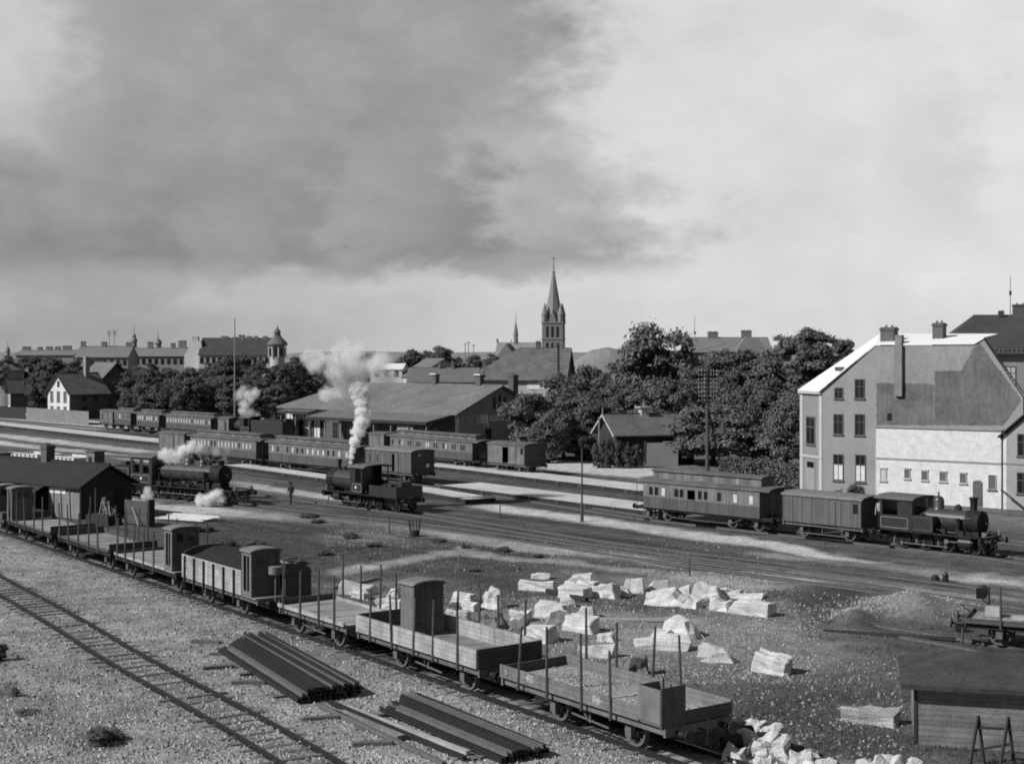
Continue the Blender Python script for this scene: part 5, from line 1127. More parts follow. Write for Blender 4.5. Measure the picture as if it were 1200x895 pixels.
# church
Yc = 520; q = P(648.7, 415, Yc); t = thing('church', 'distant church with tall pointed spire and four corner pinnacles', 'church', (q.x, q.y, 0), R(-8)); w2 = 12.2*Yc/F
zs_ = P(0, 377.5, Yc).z; ztp = P(0, 320, Yc).z
b = MB(); b.box(-w2, w2, -w2, w2, 0, zs_); b.box(-w2-.25, w2+.25, -w2-.25, w2+.25, zs_-.5, zs_); b.box(-w2-.2, w2+.2, -w2-.2, w2+.2, zs_-6.5, zs_-6.1); b.build('tower', M['church'], t)
b = MB()
for k in (-1, 0, 1): b.box(k*1.9-.45, k*1.9+.45, -w2-.06, -w2-.003, zs_-5.6, zs_-1.6)
for k in (-1, 0, 1): b.box(k*1.9-.45, k*1.9+.45, -w2-.06, -w2-.003, zs_-11, zs_-7.6)
b.build('belfry_opening', M['glassd'], t)
b = MB(); b.lathe((0, 0, zs_), (0, 0, 1), [(0, w2*.92), (1.5, w2*.86), (ztp-zs_, .45), (ztp-zs_+.4, .7), (ztp-zs_+.9, .25), (ztp-zs_+6.2, .08)], 8); b.build('spire', M['spire'], t)
b = MB(); zz = P(0, 303, Yc).z; b.box(-.7, .7, -.06, .06, zz-.1, zz+.08); b.tube((0, 0, ztp), (0, 0, zz+.8), .09, n=6); b.build('cross', M['iron'], t)
for sx_ in (-1, 1):
    for sy in (-1, 1):
        b = MB(); b.lathe((sx_*w2*.78, sy*w2*.78, zs_-.1), (0, 0, 1), [(0, 1.15), (2.6, 1.1), (2.7, 1.25), (7.2, .05)], 8); b.build('pinnacle', M['spire'], t)
for sy in (-1, 1):
    b = MB(); b.prism([(-1.5, sy*w2, zs_), (1.5, sy*w2, zs_), (0, sy*w2, zs_+4.5)], (0, -sy*1.5, 0)); b.build('gablet', M['church'], t)
nx0, nx1 = (582-648.7)*Yc/F, -w2; zr = P(0, 401, Yc).z; ze_ = P(0, 418, Yc).z
b = MB(); b.prism([(nx0, -7, 0), (nx0, 7, 0), (nx0, 7, ze_), (nx0, 0, zr), (nx0, -7, ze_)], (nx1-nx0, 0, 0)); b.build('nave', M['spire'], t)
b = MB(); b.prism([(nx0+1, -12, 0), (nx0+9, -12, 0), (nx0+9, -12, ze_-1), (nx0+5, -12, zr-.5), (nx0+1, -12, ze_-1)], (0, 12, 0)); b.build('transept', M['church'], t)
fx = (604-648.7)*Yc/F; b = MB(); b.lathe((fx, 0, zr-.3), (0, 0, 1), [(0, .9), (2.8, .8), (3.0, 1.0), (8, .15), (11.5, .04)], 8); b.build('ridge_turret', M['spire'], t)
b = MB(); b.tube((nx0, 0, zr), (nx0, 0, zr+1.4), .5, .4, 6); b.tube((nx1-12, 0, zr), (nx1-12, 0, zr+1.2), .25, .1, 6); b.build('finial', M['spire'], t)

# hall and houses between station and church
Yh = 250; a = P(556, 415, Yh); L_ = (661-553)*Yh/F
q = P(661, 415, Yh)
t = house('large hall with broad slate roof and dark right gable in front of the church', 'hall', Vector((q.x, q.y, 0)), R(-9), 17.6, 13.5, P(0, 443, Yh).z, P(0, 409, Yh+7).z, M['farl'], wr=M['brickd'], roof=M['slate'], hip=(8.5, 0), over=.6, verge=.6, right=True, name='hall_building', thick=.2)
t.rotation_euler.z = R(-9)
b = MB(); b.box(11.0, 14.2, -.06, -.003, P(0, 456, Yh).z, P(0, 448.5, Yh).z); b.build('sign_board', M['white'], t, label='blank looking white sign on the hall wall')
chimney(t, 12, 7, P(0, 409, Yh+7).z-1, P(0, 400, Yh+7).z, .8, .8, M['brickd'])
q = P(434, 415, 235); t = house('white low building behind the steam cloud above the station roof', 'building', Vector((q.x, q.y, 0)), R(-2), 5.3, 9, P(0, 433, 235).z, P(0, 427, 239).z, M['plaster'], roof=M['zinc'], over=.15, verge=.15)
for u in (1, 2.7, 4.3): window(t, 'F', u, P(0, 441, 235).z, .7, 1.1, 5.3, 9, sill=False)
q = P(507, 415, 240); t = house('white gabled building with pale roof behind the station ridge', 'building', Vector((q.x, q.y, 0)), R(28), 7, 10, P(0, 440, 240).z, P(0, 420.5, 244).z, M['farl'], wl=M['white'], roof=M['slatel'], over=.3, verge=.3, name='town_house')
t.location = P(468, 415, 236); t.location.z = 0; t.rotation_euler.z = R(-62)
block('low roofs with two thin chimneys between the white gable and the hall', 225, 478, 560, 431.5, 447, 9, 'plasterg', 'slatel', chims=[(513, 3, 424), (529, 3, 424), (567, 2.6, 424)], name='town_house')
block('roof with two big square chimneys above the right hand trees', 300, 806, 905, 396, 412, 12, 'far', 'farroof', chims=[(840, 12, 388.5), (880, 12, 387)], name='town_house', wins=6)
b = MB(); q = P(880, 415, 298); zt = P(0, 396, 298).z; b.prism([(-2.9, 0, 0), (3.3, 0, 0), (3.3, 0, zt-2), (1.2, 0, zt+.2), (-1.2, 0, zt+.2), (-2.9, 0, zt-2)], (0, 1, 0)); o = b.build('gable_house', M['plasterg']); o.location = (q.x, q.y, 0); tag(o, 'grey gable end with a stubby chimney above the right hand trees', 'building')
q = P(814, 415, 300); b = MB(); b.tube((0, 0, 10), (0, 0, P(0, 371, 300).z), .09, .05, 6); b.tube((0, 0, 0), (0, 0, 10), .12, .09, 6); o = b.build('roof_mast', M['far']); o.location = (q.x, q.y, 0); tag(o, 'very thin mast above the trees left of the two square chimneys', 'mast')
for i, (px, yt) in enumerate(((545, 402), (549, 400), (555, 403))):
    q = P(px, 415, 420); b = MB(); b.tube((0, 0, 0), (0, 0, P(0, yt, 420).z), .22, .12, 6); b.box(-.7, .7, -.08, .08, P(0, yt+2, 420).z, P(0, yt+1.3, 420).z); o = b.build('distant_pole', M['far']); o.location = (q.x, q.y, 0)
    tag(o, 'thin distant pole with a short crossarm left of the church nave', 'pole', 'thin poles left of the church')
# hills
def hill(px, py, rx, Y, hh, label='hill'):
    q = P(px, 415, Y); b = MB(); n_ = 24; vs = []; fs = []
    for i in range(n_+1):
        for j in range(9):
            u = -1+2*i/n_; v = -1+2*j/8; r2 = min(1, u*u+v*v); vs.append((q.x+u*rx*Y/F, q.y+v*rx*Y/F*.5, (P(0, py, Y).z)*(1-r2)**.7+random.uniform(-.5, .5)))
    for i in range(n_):
        for j in range(8): a_ = i*9+j; fs.append((a_, a_+1, a_+10, a_+9))
    b.add(vs, fs); o = b.build('hill', M['hill'], None, True); struct(o)
hill(712, 407, 45, 900, 10); hill(60, 412, 260, 1500, 8); hill(420, 411, 160, 1400, 8); hill(900, 411, 300, 1600, 8); hill(640, 412.5, 500, 2500, 8)

# ------------------------------------------------------------------ dark shed lower left
Cs = G(95, 608.5); sa2 = R(-37.5); d, n = dirs(sa2); Ls = 13.5
t = house('black timber shed with ribbed roof, pale boarded corner and small white sign', 'shed', Cs, sa2, Ls, 4.5, 2.5, 3.75, M['shedd'], M['shedd'], M['shedd'], M['tarroof'], (0, 0), .45, .4, 'timber_shed', right=True)
b = MB(); b.box(Ls-3.9, Ls+.02, -.06, -.003, 0, 2.42); b.build('board_wall', M['shedw'], t)
b = MB(); b.box(Ls-3.7, Ls-1.75, -.1, -.062, 1.75, 2.15); sg = b.build('sign_board', M['white'], t); b = MB(); rnd = random.Random(4)
for k in range(12): x = Ls-3.6+k*.145; b.box(x, x+.03, -.104, -.101, 1.85, 2.05)
b.build('lettering', M['iron'], sg)
b = MB(); b.prism([(Ls-6.4, -2.2, 0), (Ls-6.4, -.01, 0), (Ls-6.4, -.01, 2.4), (Ls-6.4, -2.2, 1.3)], (.08, 0, 0)); b.prism([(Ls-6.5, -2.3, 1.3), (Ls-3.95, -2.3, 1.3), (Ls-3.95, -.05, 2.35), (Ls-6.5, -.05, 2.35)], (0, 0, .06)); b.build('lean_to', M['shedd'], t)
b = MB(); b.box(Ls+.003, Ls+.05, 3.0, 3.8, 0, 2.0); b.build('door', M['black'], t)
ro = [c for c in t.children if c.name.startswith('roof')][0]
k = (56-600)/F; Rp = Cs+n*2.25; ss = (k*Rp.y-Rp.x)/(d.x-k*d.y); chimney(ro, Ls+ss, 2.25, 3.5, 5.0, .75, .75, M['brickd'])
# yard oddments by the shed
def post(px, py, h, r=.06, label='', cat='post', m='stake', name='yard_post', lean=0, group=None):
    p = G(px, py); b = MB(); b.tube((0, 0, -.05), (lean, 0, h), r, r*.8, 7); o = b.build(name, M[m]); o.location = p; tag(o, label, cat, group); return o
t = thing('scrap_timber_pile', 'bundle of crooked pale sticks and a dark crate by the shed end', 'timber', G(126, 614), R(-30)); b = MB(); rnd = random.Random(8)
for k in range(16): b.bar((rnd.uniform(-1, 1), rnd.uniform(-.5, .5), 0), (rnd.uniform(-.8, .8), rnd.uniform(-.4, .4), rnd.uniform(.9, 2.0)), .05)
b.build('sticks', M['wood'], t); b = MB(); b.box(-1.3, .9, -.8, .5, 0, .7); b.build('crate', M['woodd'], t)
t = thing('board_fence', 'dark board fence with pale end post and leaning stick by the shed', 'fence', G(146, 614), R(-38)); b = MB(); b.box(0, 2.6, 0, .06, .1, 1.75); b.build('boards', M['wagond'], t); b = MB(); b.box(2.6, 2.75, -.05, .1, 0, 1.95); b.build('post', M['wood'], t); b = MB(); b.box(2.76, 3.0, -.2, .3, 0, 1.9); b.build('post', M['woodd'], t); b = MB(); b.bar((1, -.08, 1.3), (2.2, -.5, .1), .06); b.build('stick', M['wood'], t)
t = thing('plank_pile', 'low pile of bright white planks near the large locomotive', 'timber', G(222, 609), R(-30)); rnd = random.Random(3)
for k in range(7):
    b = MB(); a_ = rnd.uniform(-.25, .25); b.bar((-2.3+rnd.uniform(-.4, .4), -.9+.25*k+a_, .12+.03*k), (2.2+rnd.uniform(-.4, .4), -.9+.25*k-a_, .12+.03*k), .3, .06); b.build('plank', M['plaster'], t)
post(112, 609, 2.3, .06, 'thin post standing at the corner of the shed gable', group=None)
# ------------------------------------------------------------------ clapboard shed bottom right
A = G(1072, 873); ar = R(-14); d, n = dirs(ar); t = house('weathered clapboard shed with dark felt roof in the bottom right corner', 'shed', A, ar, 6.5, 3.4, 1.95, 2.55, M['clap'], roof=M['felt'], hip=(2.2, 0), over=.42, verge=.4, name='timber_shed', thick=.14)
b = MB(); b.box(-.03, .07, -.03, -.003, 0, 1.9); b.build('corner_board', M['woodd'], t)
t = thing('trestle', 'small A-frame trestle standing in front of the clapboard shed', 'trestle', G(1164, 897), R(-10))
for s in (-.42, .42):
    b = MB(); b.bar((s-.28, -.25, 0), (s, 0, 1.45), .07); b.bar((s+.2, .25, 0), (s, 0, 1.45), .07); b.build('leg', M['woodd'], t)
b = MB(); b.bar((-.5, 0, 1.1), (.5, 0, 1.1), .07); b.bar((-.55, -.1, .45), (.5, -.1, .7), .06); b.build('crossbar', M['woodd'], t)

# ------------------------------------------------------------------ poles
def tele(label, px, pyb, pyt, Y, arms, half, n_ins, strut=False):
    q = P(px, 415, Y); zt = P(0, pyt, Y).z; t = thing('telegraph_pole', label, 'telegraph pole', (q.x, q.y, 0), R(8), 'telegraph poles with many insulators')
    b = MB(); b.tube((0, 0, 0), (0, 0, zt), .21, .16, 10)
    if strut: b.tube((1.6, .3, 0), (.1, .05, zt*.62), .12, .1, 8)
    b.build('pole', M['stake'], t)
    for k in range(arms):
        z = zt-.35-k*.42; b = MB(); b.box(-half, half, -.2, -.1, z-.04, z+.04); a = b.build('crossarm', M['woodd'], t); b = MB()
        for j in range(n_ins):
            for s in (-1, 1): x = s*(half-.08-j*(half-.4)/max(1, n_ins-1)); b.tube((x, -.15, z+.04), (x, -.15, z+.17), .045, .03, 6)
        b.build('insulator', M['farl'], a)
tele('tall telegraph pole with eight crossarms in front of the dark trees behind the brown coach', 829, 552, 431, 140, 8, .98, 3, True)
tele('telegraph pole with many crossarms against the hall roof', 654.5, 470, 402, 230, 10, .95, 3)
p = P(275, 415, 215); b = MB(); b.tube((0, 0, 0), (0, 0, P(0, 373, 215).z), .13, .08, 8); o = b.build('flagpole', M['plasterg']); o.location = (p.x, p.y, 0); tag(o, 'tall thin bare mast rising above the left trees', 'mast')
t = thing('lamp_post', 'thin iron lamp post between the pale strips of the yard', 'lamp post', G(682, 611)); zt = 6.2; b = MB(); b.tube((0, 0, 0), (0, 0, 1.2), .13, .1, 10); b.tube((0, 0, 1.2), (0, 0, 5.4), .07, .05, 8); b.build('pole', M['stake'], t); b = MB(); b.lathe((0, 0, 5.3), (0, 0, 1), [(0, .1), (.1, .2), (.5, .3), (.55, .34), (.75, .05)], 8); b.build('lantern', M['leaf'] if False else M['iron'], t)
t = thing('point_signal', 'small signal post with square dark target by the right hand wagon', 'signal', G(1159, 742)); b = MB(); b.tube((0, 0, 0), (0, 0, 2.0), .06, .05, 8); b.build('pole', M['woodd'], t); b = MB(); b.box(-.55, -.1, -.03, .03, 1.5, 1.95); b.bar((-.3, 0, 1.5), (0, 0, 1.2), .05); b.build('target', M['iron'], t); b = MB(); b.bar((0, 0, .3), (-1.1, .4, 1.2), .05); b.box(-1.3, -.9, .2, .6, .0, .35); b.build('lever', M['iron'], t)
p = G(702, 545); post(702, 545, 5.2, .09, 'slim grey pole in front of the left side of the ivy pavilion', 'pole', 'plasterg', 'slim_pole')
for i, (px, py, hh, lb) in enumerate(((1128, 757, 1.3, 'short dark post at the buffer end of the small right hand wagon'), (586, 606, 1.0, 'small dark stump post beside the yard track below the platforms'), (456, 624, 1.0, 'thin stick at the edge of the pale yard path'), (808, 674, .9, 'short dark post standing in the dirt of the middle yard'))):
    post(px, py, hh, .05, lb)
t = thing('wire_basket', 'small dark wire basket beside the pale yard path', 'basket', G(486, 628)); b = MB()
for k in range(10): a = k*.628; b.bar((math.cos(a)*.28, math.sin(a)*.28, 0), (math.cos(a)*.42, math.sin(a)*.42, 1.1), .035)
b.build('wires', M['woodd'], t); b = MB(); b.tube((0, 0, 0), (0, 0, .38), .3, .35, 10); b.build('tub', M['woodd'], t)
for i, (px, py, w_, h_) in enumerate(((1096, 682, .5, .4), (1108, 681, .35, .5), (1152, 697, .6, .5), (1157, 629, 1.2, .4))):
    b = MB(); b.lathe((0, 0, 0), (0, 0, 1), [(0, w_*.5), (h_*.7, w_*.45), (h_, w_*.2)], 7); o = b.build('point_lever', M['iron']); o.location = G(px, py); tag(o, ['low dark point lever box left of a pair below the tank locomotive', 'low dark point lever box right of a pair below the tank locomotive', 'dark point lever box beside the small square signal', 'dark iron box in front of the tank locomotive buffers'][i], 'lever box')
# ------------------------------------------------------------------ rough stone blocks
def block_mesh(w, dd, h, seed, wedge=0.0, rough=.05, m='stone'):
    rnd = random.Random(seed); b = bmesh.new(); bmesh.ops.create_cube(b, size=1)
    for v in b.verts:
        v.co.x *= w*(1+rnd.uniform(-.2, .16)); v.co.y *= dd*(1+rnd.uniform(-.22, .2)); v.co.z = (v.co.z+.5)*h*(1+rnd.uniform(-.34, .16)*(v.co.z > 0))
    if wedge:
        for v in b.verts:
            if v.co.z > h*.5: v.co.x *= 1-wedge; v.co.y *= 1-wedge*.6; v.co.x += w*wedge*.25*(1 if seed % 2 else -1)
    bmesh.ops.bevel(b, geom=b.edges[:], offset=min(w, dd, h)*.05, segments=1, affect='EDGES')
    bmesh.ops.subdivide_edges(b, edges=[e for e in b.edges if e.calc_length() > .35], cuts=2, use_grid_fill=True)
    from mathutils import noise as mn
    for v in b.verts:
        nz = mn.noise(v.co*2.2+Vector((seed, 0, 0)))*rough*1.6+mn.noise(v.co*6+Vector((0, seed, 0)))*rough*.7; v.co += v.normal*nz if v.normal.length else Vector()
    bmesh.ops.triangulate(b, faces=b.faces); me = bpy.data.meshes.new('stone_block'); b.to_mesh(me); b.free(); me.materials.append(M[m]); return me
def stone(x0, x1, yt, yb, label, depth=.9, wedge=.0, yaw=None, tilt=0, seed=None, m='stone', rough=.085, name='stone_block', group='rough granite blocks'):
    cx = (x0+x1)/2; seed = seed if seed is not None else int(x0*7+yb*3); rnd = random.Random(seed)
    g = G(cx, yb); sc = g.y/F; yaw = (rnd.uniform(-.5, .3) if yaw is None else yaw)-rnd.uniform(.12, .42)
    hpx = yb-yt; w_ = (x1-x0)*sc*.98; hh = max(.24, hpx*sc*.84)
    dd = w_*depth*.75 if depth < 2 else depth
    base = G(cx, yb); o = bpy.data.objects.new(name, block_mesh(w_, dd, hh, seed, wedge, rough, m)); COL.objects.link(o)
    z = gval(cx, yb); o.location = base+Vector((0, dd*.42, max(0, z)-.05)); o.rotation_euler = (R(rnd.uniform(-3, 3)), R(tilt), yaw)
    return tag(o, label, 'stone block', group)
S = [
 (608, 662, 678, 692, 'long flat white slab at the left end of the upper stone row', .5, 0, -.25, 0),
 (622, 646, 670, 679, 'small thin slab lying on the back of the leftmost upper slab', .7, 0, .2, -4),
 (661, 696, 670, 687, 'pale block with pitched top behind the dark faced block of the upper row', .8, .3, .1, 0),
 (655, 694, 684, 702, 'fractured dark faced block in front of the pitched block, left part of upper row', .8, .1, -.4, 5),
 (699, 726, 679, 701, 'squarish bright block with rough sides in the middle of the upper row', .9, 0, -.2, 0),
 (732, 757, 673, 694, 'tall bright block standing just right of the gap in the upper row', .8, .15, -.1, 0),
 (757, 784, 677, 692, 'sloping block behind the big wedge in the upper row', .8, .4, .2, 6),
 (753, 811, 687, 709, 'big wedge shaped white block in front of the upper row', .6, .45, -.3, -4),
 (799, 824, 697, 713, 'small triangular block right of the big wedge', .8, .5, -.4, 0),
 (812, 855, 682, 703, 'peaked block behind the right part of the upper row', .7, .45, .1, 5),
 (832, 858, 698, 717, 'cubic block with dark right side in front of the peaked block', .8, .1, -.5, 0),
 (856, 896, 694, 703, 'thin flat slab behind the long beam shaped block', .5, 0, -.1, 0),
 (858, 910, 700, 722, 'long rounded beam shaped white block at the right end of the upper row', .5, .05, -.22, 3),
 (630, 671, 706, 724, 'bright flat topped block behind the third stake of the nearest wagon', .8, .1, -.1, 0),
 (614, 652, 730, 752, 'cubic bright block standing behind the low sided wagon right end', .8, .05, -.35, 0),
 (660, 702, 719, 741, 'bright oblong block with dark right end in the second stone row', .6, .05, -.35, 0),
 (672, 700, 709, 724, 'grey pitched block behind the bright oblong block', .7, .5, .2, 0),
 (679, 720, 752, 770, 'plain rectangular white block above the nearest wagon deck', .45, 0, -.1, 0),
 (598, 622, 712, 727, 'white block half hidden behind a wagon stake left of the flat topped block', .7, .1, 0, 0),
 (774, 824, 724, 748, 'heaped irregular pale block behind the long white block of the right group', .7, .4, -.5, 4),
 (742, 808, 742, 762, 'long white block in the centre of the right group', .4, .05, -.08, 0),
 (816, 866, 754, 776, 'low greyish tapered block right of the long white block', .6, .35, -.2, 0),
 (884, 928, 764, 789, 'isolated beam shaped block with dark end on the open dirt', .55, .05, -.45, 4),
 (992, 1058, 824, 850, 'large lone dirty block in the grass left of the clapboard shed', .5, .1, -.3, 0),
 (395, 440, 680, 698, 'broad pale block seen through the stakes left of the brakeman hut', .6, .3, -.1, 0),
 (441, 472, 701, 715, 'bright block directly left of the brakeman hut', .7, .05, -.1, 0),
 (450, 468, 688, 701, 'small pointed pale block behind the block left of the hut', .8, .5, .3, 0),
 (527, 558, 693, 706, 'bright slab directly right of the brakeman hut', .6, .05, -.1, 0),
 (520, 553, 712, 730, 'bright low block in front of the slab right of the hut', .6, .05, -.2, 0),
 (563, 597, 690, 714, 'tilted pointed white block between hut and upper row', .8, .55, -.3, 10),
 (596, 622, 712, 728, 'white block behind the fourth stake of the low sided wagon', .7, .1, -.2, 0)]
for i, s in enumerate(S): stone(*s[:5], depth=s[5], wedge=s[6], yaw=s[7], tilt=s[8], seed=i+11, m='dirty' if i == 23 else 'rubble' if i in (16, 21, 24) else 'stone')
S3 = [(676, 700, 677, 692, 'narrow pale slab wedged between the first blocks of the upper row'), (690, 712, 684, 700, 'low pale chunk closing the first gap of the upper row'), (722, 742, 685, 698, 'low pale chunk filling the centre gap of the upper row'), (790, 812, 684, 697, 'pale chunk behind the triangular block'), (846, 870, 688, 700, 'small pale chunk between peaked block and thin slab'),
 (640, 664, 714, 730, 'pale chunk leaning on the flat topped block'), (700, 722, 740, 752, 'small flat chip block right of the bright oblong block'), (760, 790, 736, 748, 'pale chunk on top of the long white block'), (410, 432, 690, 702, 'small pale chunk in front of the broad block left of the hut'), (540, 562, 704, 716, 'small bright chunk between the two slabs right of the hut'), (655, 676, 700, 712, 'flat pale chunk in front of the fractured block')]
for i, s in enumerate(S3): stone(*s, depth=.7, wedge=.15*(i % 4), seed=130+i)
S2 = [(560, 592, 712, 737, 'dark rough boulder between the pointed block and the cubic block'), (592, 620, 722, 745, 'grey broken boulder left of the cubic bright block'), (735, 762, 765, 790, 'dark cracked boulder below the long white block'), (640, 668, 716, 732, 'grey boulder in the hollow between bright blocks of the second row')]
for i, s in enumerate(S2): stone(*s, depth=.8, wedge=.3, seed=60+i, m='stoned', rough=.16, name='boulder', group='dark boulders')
hp = [(876, 852, 880), (893, 862, 890), (913, 868, 892), (936, 876, 897), (952, 874, 894), (903, 854, 870), (886, 846, 860), (1020, 886, 903), (1045, 884, 903), (1072, 889, 904), (864, 874, 894), (968, 884, 899)]
hp += [(948, 884, 899), (900, 878, 897)]
for i, (cx, yt, yb) in enumerate(hp):
    o = stone(cx-16, cx+16, yt, yb, 'pale lump in the rubble heap beside the nearest wagon end' if i not in (7, 8, 9) else 'pale stone at the bottom edge right of the rubble heap', depth=1.0, wedge=.3, seed=90+i, m='rubble', rough=.16, name='rubble_stone', group='pale rubble beside the nearest wagon' if i not in (7, 8, 9) else 'pale stones at the bottom edge'); o['category'] = 'stone'
t = None
for i, (a_, b_, r_, lb) in enumerate((((641, 694), (688, 706), .11, 'squared timber beam lying in front of the upper stone row'), ((702, 727), (782, 729), .07, 'thin pale rail lying between the stone rows'), ((965, 741), (1120, 752), .08, 'rusty rail lying in the dirt left of the small right hand wagon'), ((392, 690), (445, 680), .05, 'thin pole lying on the grass behind the coal wagon'))):
    A, B = G(*a_), G(*b_); b = MB(); b.bar(A+Vector((0, 0, r_)), B+Vector((0, 0, r_+.05)), r_*2, r_*1.6); tag(b.build('beam', M['woodd'] if i != 1 else M['wood']), lb, 'beam')
# dark barrels by the end of the nearest wagon
for i, (px, py, r_, ln_) in enumerate(((868, 858, .22, .5), (878, 868, .24, .55), (862, 880, .26, .6))):
    b = MB(); b.lathe((0, 0, 0), (1, .3, .1), [(0, r_*.8), (.08, r_*.86), (ln_/2, r_), (ln_-.08, r_*.86), (ln_, r_*.8)], 16); o = b.build('barrel', M['woodd'], None, True); o.location = G(px, py)+Vector((-.4, 0, r_*.9)); tag(o, ['small dark barrel at the back of the rubble heap', 'dark barrel in the middle of the three by the wagon end', 'dark barrel closest to the camera under the wagon end'][i], 'barrel', 'barrels by the wagon end')

# ------------------------------------------------------------------ stacks of rails
def rail_profile(L):
    p = [(-.065, 0), (.065, 0), (.065, .015), (.012, .035), (.012, .095), (.034, .105), (.034, .135), (-.034, .135), (-.034, .105), (-.012, .095), (-.012, .035), (-.065, .015)]
    b = MB(); b.prism([(-L/2, y, z) for y, z in p], (L, 0, 0)); o = b.build('steel_rail', M['iron2']); me = o.data; bpy.data.objects.remove(o); return me
def rail_stack(pa, pb, ang, nacross, layers, L, label, group, seed, z0=.1, back=0, stag=.05):
    mes = [rail_profile(L) for _ in range(3)]; mes[1].materials[0] = M['rust']; mes[2].materials[0] = M['iron']; rnd = random.Random(seed); d, n = dirs(ang); A = G(*pa)
    for k in range(layers):
        for j in range(nacross-2*k):
            o = bpy.data.objects.new('steel_rail', mes[rnd.choice((0, 0, 2, 2, 1))]); COL.objects.link(o)
            short = 1-rnd.random()*.05-max(0, (6-j))*.012*(k+1); o.scale = (short, 1, 1)
            p = A+d*(L/2+L*(1-short)/2+rnd.uniform(-stag, stag)*.5)+n*(.14*(j+1.5*k))
            o.location = p+Vector((0, 0, z0+.14*k+rnd.uniform(0, .03))); o.rotation_euler = (rnd.uniform(-.12, .12), 0, ang+rnd.uniform(-.009, .009)); tag(o, label, 'rail', group)
    for i, s_ in enumerate((.12, .5, .88)):
        b = MB(); b.box(-.13, .13, -.45, nacross*.14+.35, 0, z0-.005); o = b.build('loose_sleeper', M['sleeper']); o.location = A+d*L*s_; o.rotation_euler.z = ang; tag(o, 'dark timber bearer under the %s stack of rails' % ('larger left' if layers > 2 else 'smaller right'), 'sleeper', 'bearers under the '+group)
rail_stack((248, 760), None, R(-62), 18, 3, 10.4, 'dark steel rail in the larger left stack beside the wagons', 'stacked rails left', 1)
rail_stack((436, 831), None, R(-56), 13, 2, 7.9, 'dark steel rail in the smaller right stack near the bottom edge', 'stacked rails right', 2)
for i, (a_, b_, m_, w_, lb) in enumerate((((386, 826), (545, 893), 'iron2', .14, 'single dark rail lying left of the smaller rail stack'), ((374, 829), (520, 899), 'rust', .13, 'second single rail lying nearest the foreground track'), ((405, 832), (549, 886), 'wood', .16, 'pale plank lying along the smaller rail stack'), ((398, 838), (470, 868), 'deck', .3, 'short grey plank among the loose rails'))):
    A, B = G(*a_), G(*b_); b = MB(); b.bar(A+Vector((0, 0, .12)), B+Vector((0, 0, .12)), w_, .12); tag(b.build('loose_rail' if i < 2 else 'plank', M[m_]), lb, 'rail' if i < 2 else 'plank')
for i, (px, py, lb) in enumerate(((241, 753, 'loose dark sleeper sticking out at the left end of the larger stack'), (263, 768, 'loose dark sleeper below the left end of the larger stack'), (291, 801, 'small loose sleeper between the larger stack and the foreground track'), (436, 873, 'loose sleeper nearest the bottom edge by the single rails'), (376, 843, 'short loose sleeper at the left tip of the single rails'), (256, 783, 'half buried sleeper in the gravel left of the larger stack'))):
    b = MB(); b.box(-.6, .6, -.12, .12, -.02, .12); o = b.build('loose_sleeper', M['sleeper']); o.location = G(px, py); o.rotation_euler.z = R(-8+i*6); tag(o, lb, 'sleeper')

# ------------------------------------------------------------------ trees
def crown_mesh(seed, asp=1.0, leaf=.036, m='leaf'):
    rs = np.random.RandomState(seed); ncl = int(64*asp); nleaf = int(17000*asp); C = []
    while len(C) < ncl:
        v = rs.normal(size=3); v /= np.linalg.norm(v); r = rs.uniform(.45, .86)**.7; p = v*r; p[2] *= asp
        if p[2] < -.8*asp: continue
        C.append(p)
    C = np.array(C); rad = rs.uniform(.12, .36, ncl); k = rs.choice(ncl, nleaf, p=rad**2/np.sum(rad**2))
    v = rs.normal(size=(nleaf, 3)); v /= np.linalg.norm(v, axis=1)[:, None]; v[:, 2] = np.where(v[:, 2] < -.3, -v[:, 2]*.6, v[:, 2]); rr = rs.beta(5, 1.4, nleaf)
    P_ = C[k]+v*(rad[k]*rr*(1+rs.uniform(-.1, .5, nleaf)*(rs.rand(nleaf) < .2)))[:, None]*np.array([1.12, 1.12, .8])
    nrm = v*.9+np.array([0, 0, .3])+rs.normal(size=(nleaf, 3))*.5; nrm /= np.linalg.norm(nrm, axis=1)[:, None]
    t = np.cross(nrm, rs.normal(size=(nleaf, 3))); t /= np.linalg.norm(t, axis=1)[:, None]; b = np.cross(nrm, t)
    s = leaf*rs.uniform(.5, 1.3, nleaf)[:, None]
    q = np.stack([P_-t*s-b*s*.6, P_+t*s-b*s*.5, P_+t*s*.8+b*s*.6, P_-t*s*.7+b*s*.55], 1).reshape(-1, 3)
    me = bpy.data.meshes.new('crown'); me.from_pydata(q.tolist(), [], np.arange(nleaf*4).reshape(-1, 4).tolist()); me.materials.append(M[m]); return me
CR = {(m, a): [crown_mesh(i+20*(m == 'leafd')+7*int(a*2), a, m=m) for i in range(3)] for m in ('leaf', 'leafd') for a in (1.0, 1.6, 2.2)}
def trunk_mesh(seed):
    rnd = random.Random(seed); b = MB(); b.tube((0, 0, -.1), (.02, 0, .45), .05, .035, 8); b.tube((.02, 0, .45), (0, .03, .8), .035, .015, 7)
    for k in range(7):
        a = k*.9+rnd.random(); z = .3+.06*k; b.tube((.01, 0, z), (math.cos(a)*.3, math.sin(a)*.3, z+.24), .02, .007, 6)
    o = b.build('trunk', M['bark']); me = o.data; bpy.data.objects.remove(o); return me
TR = [trunk_mesh(i) for i in range(3)]
tn = 0
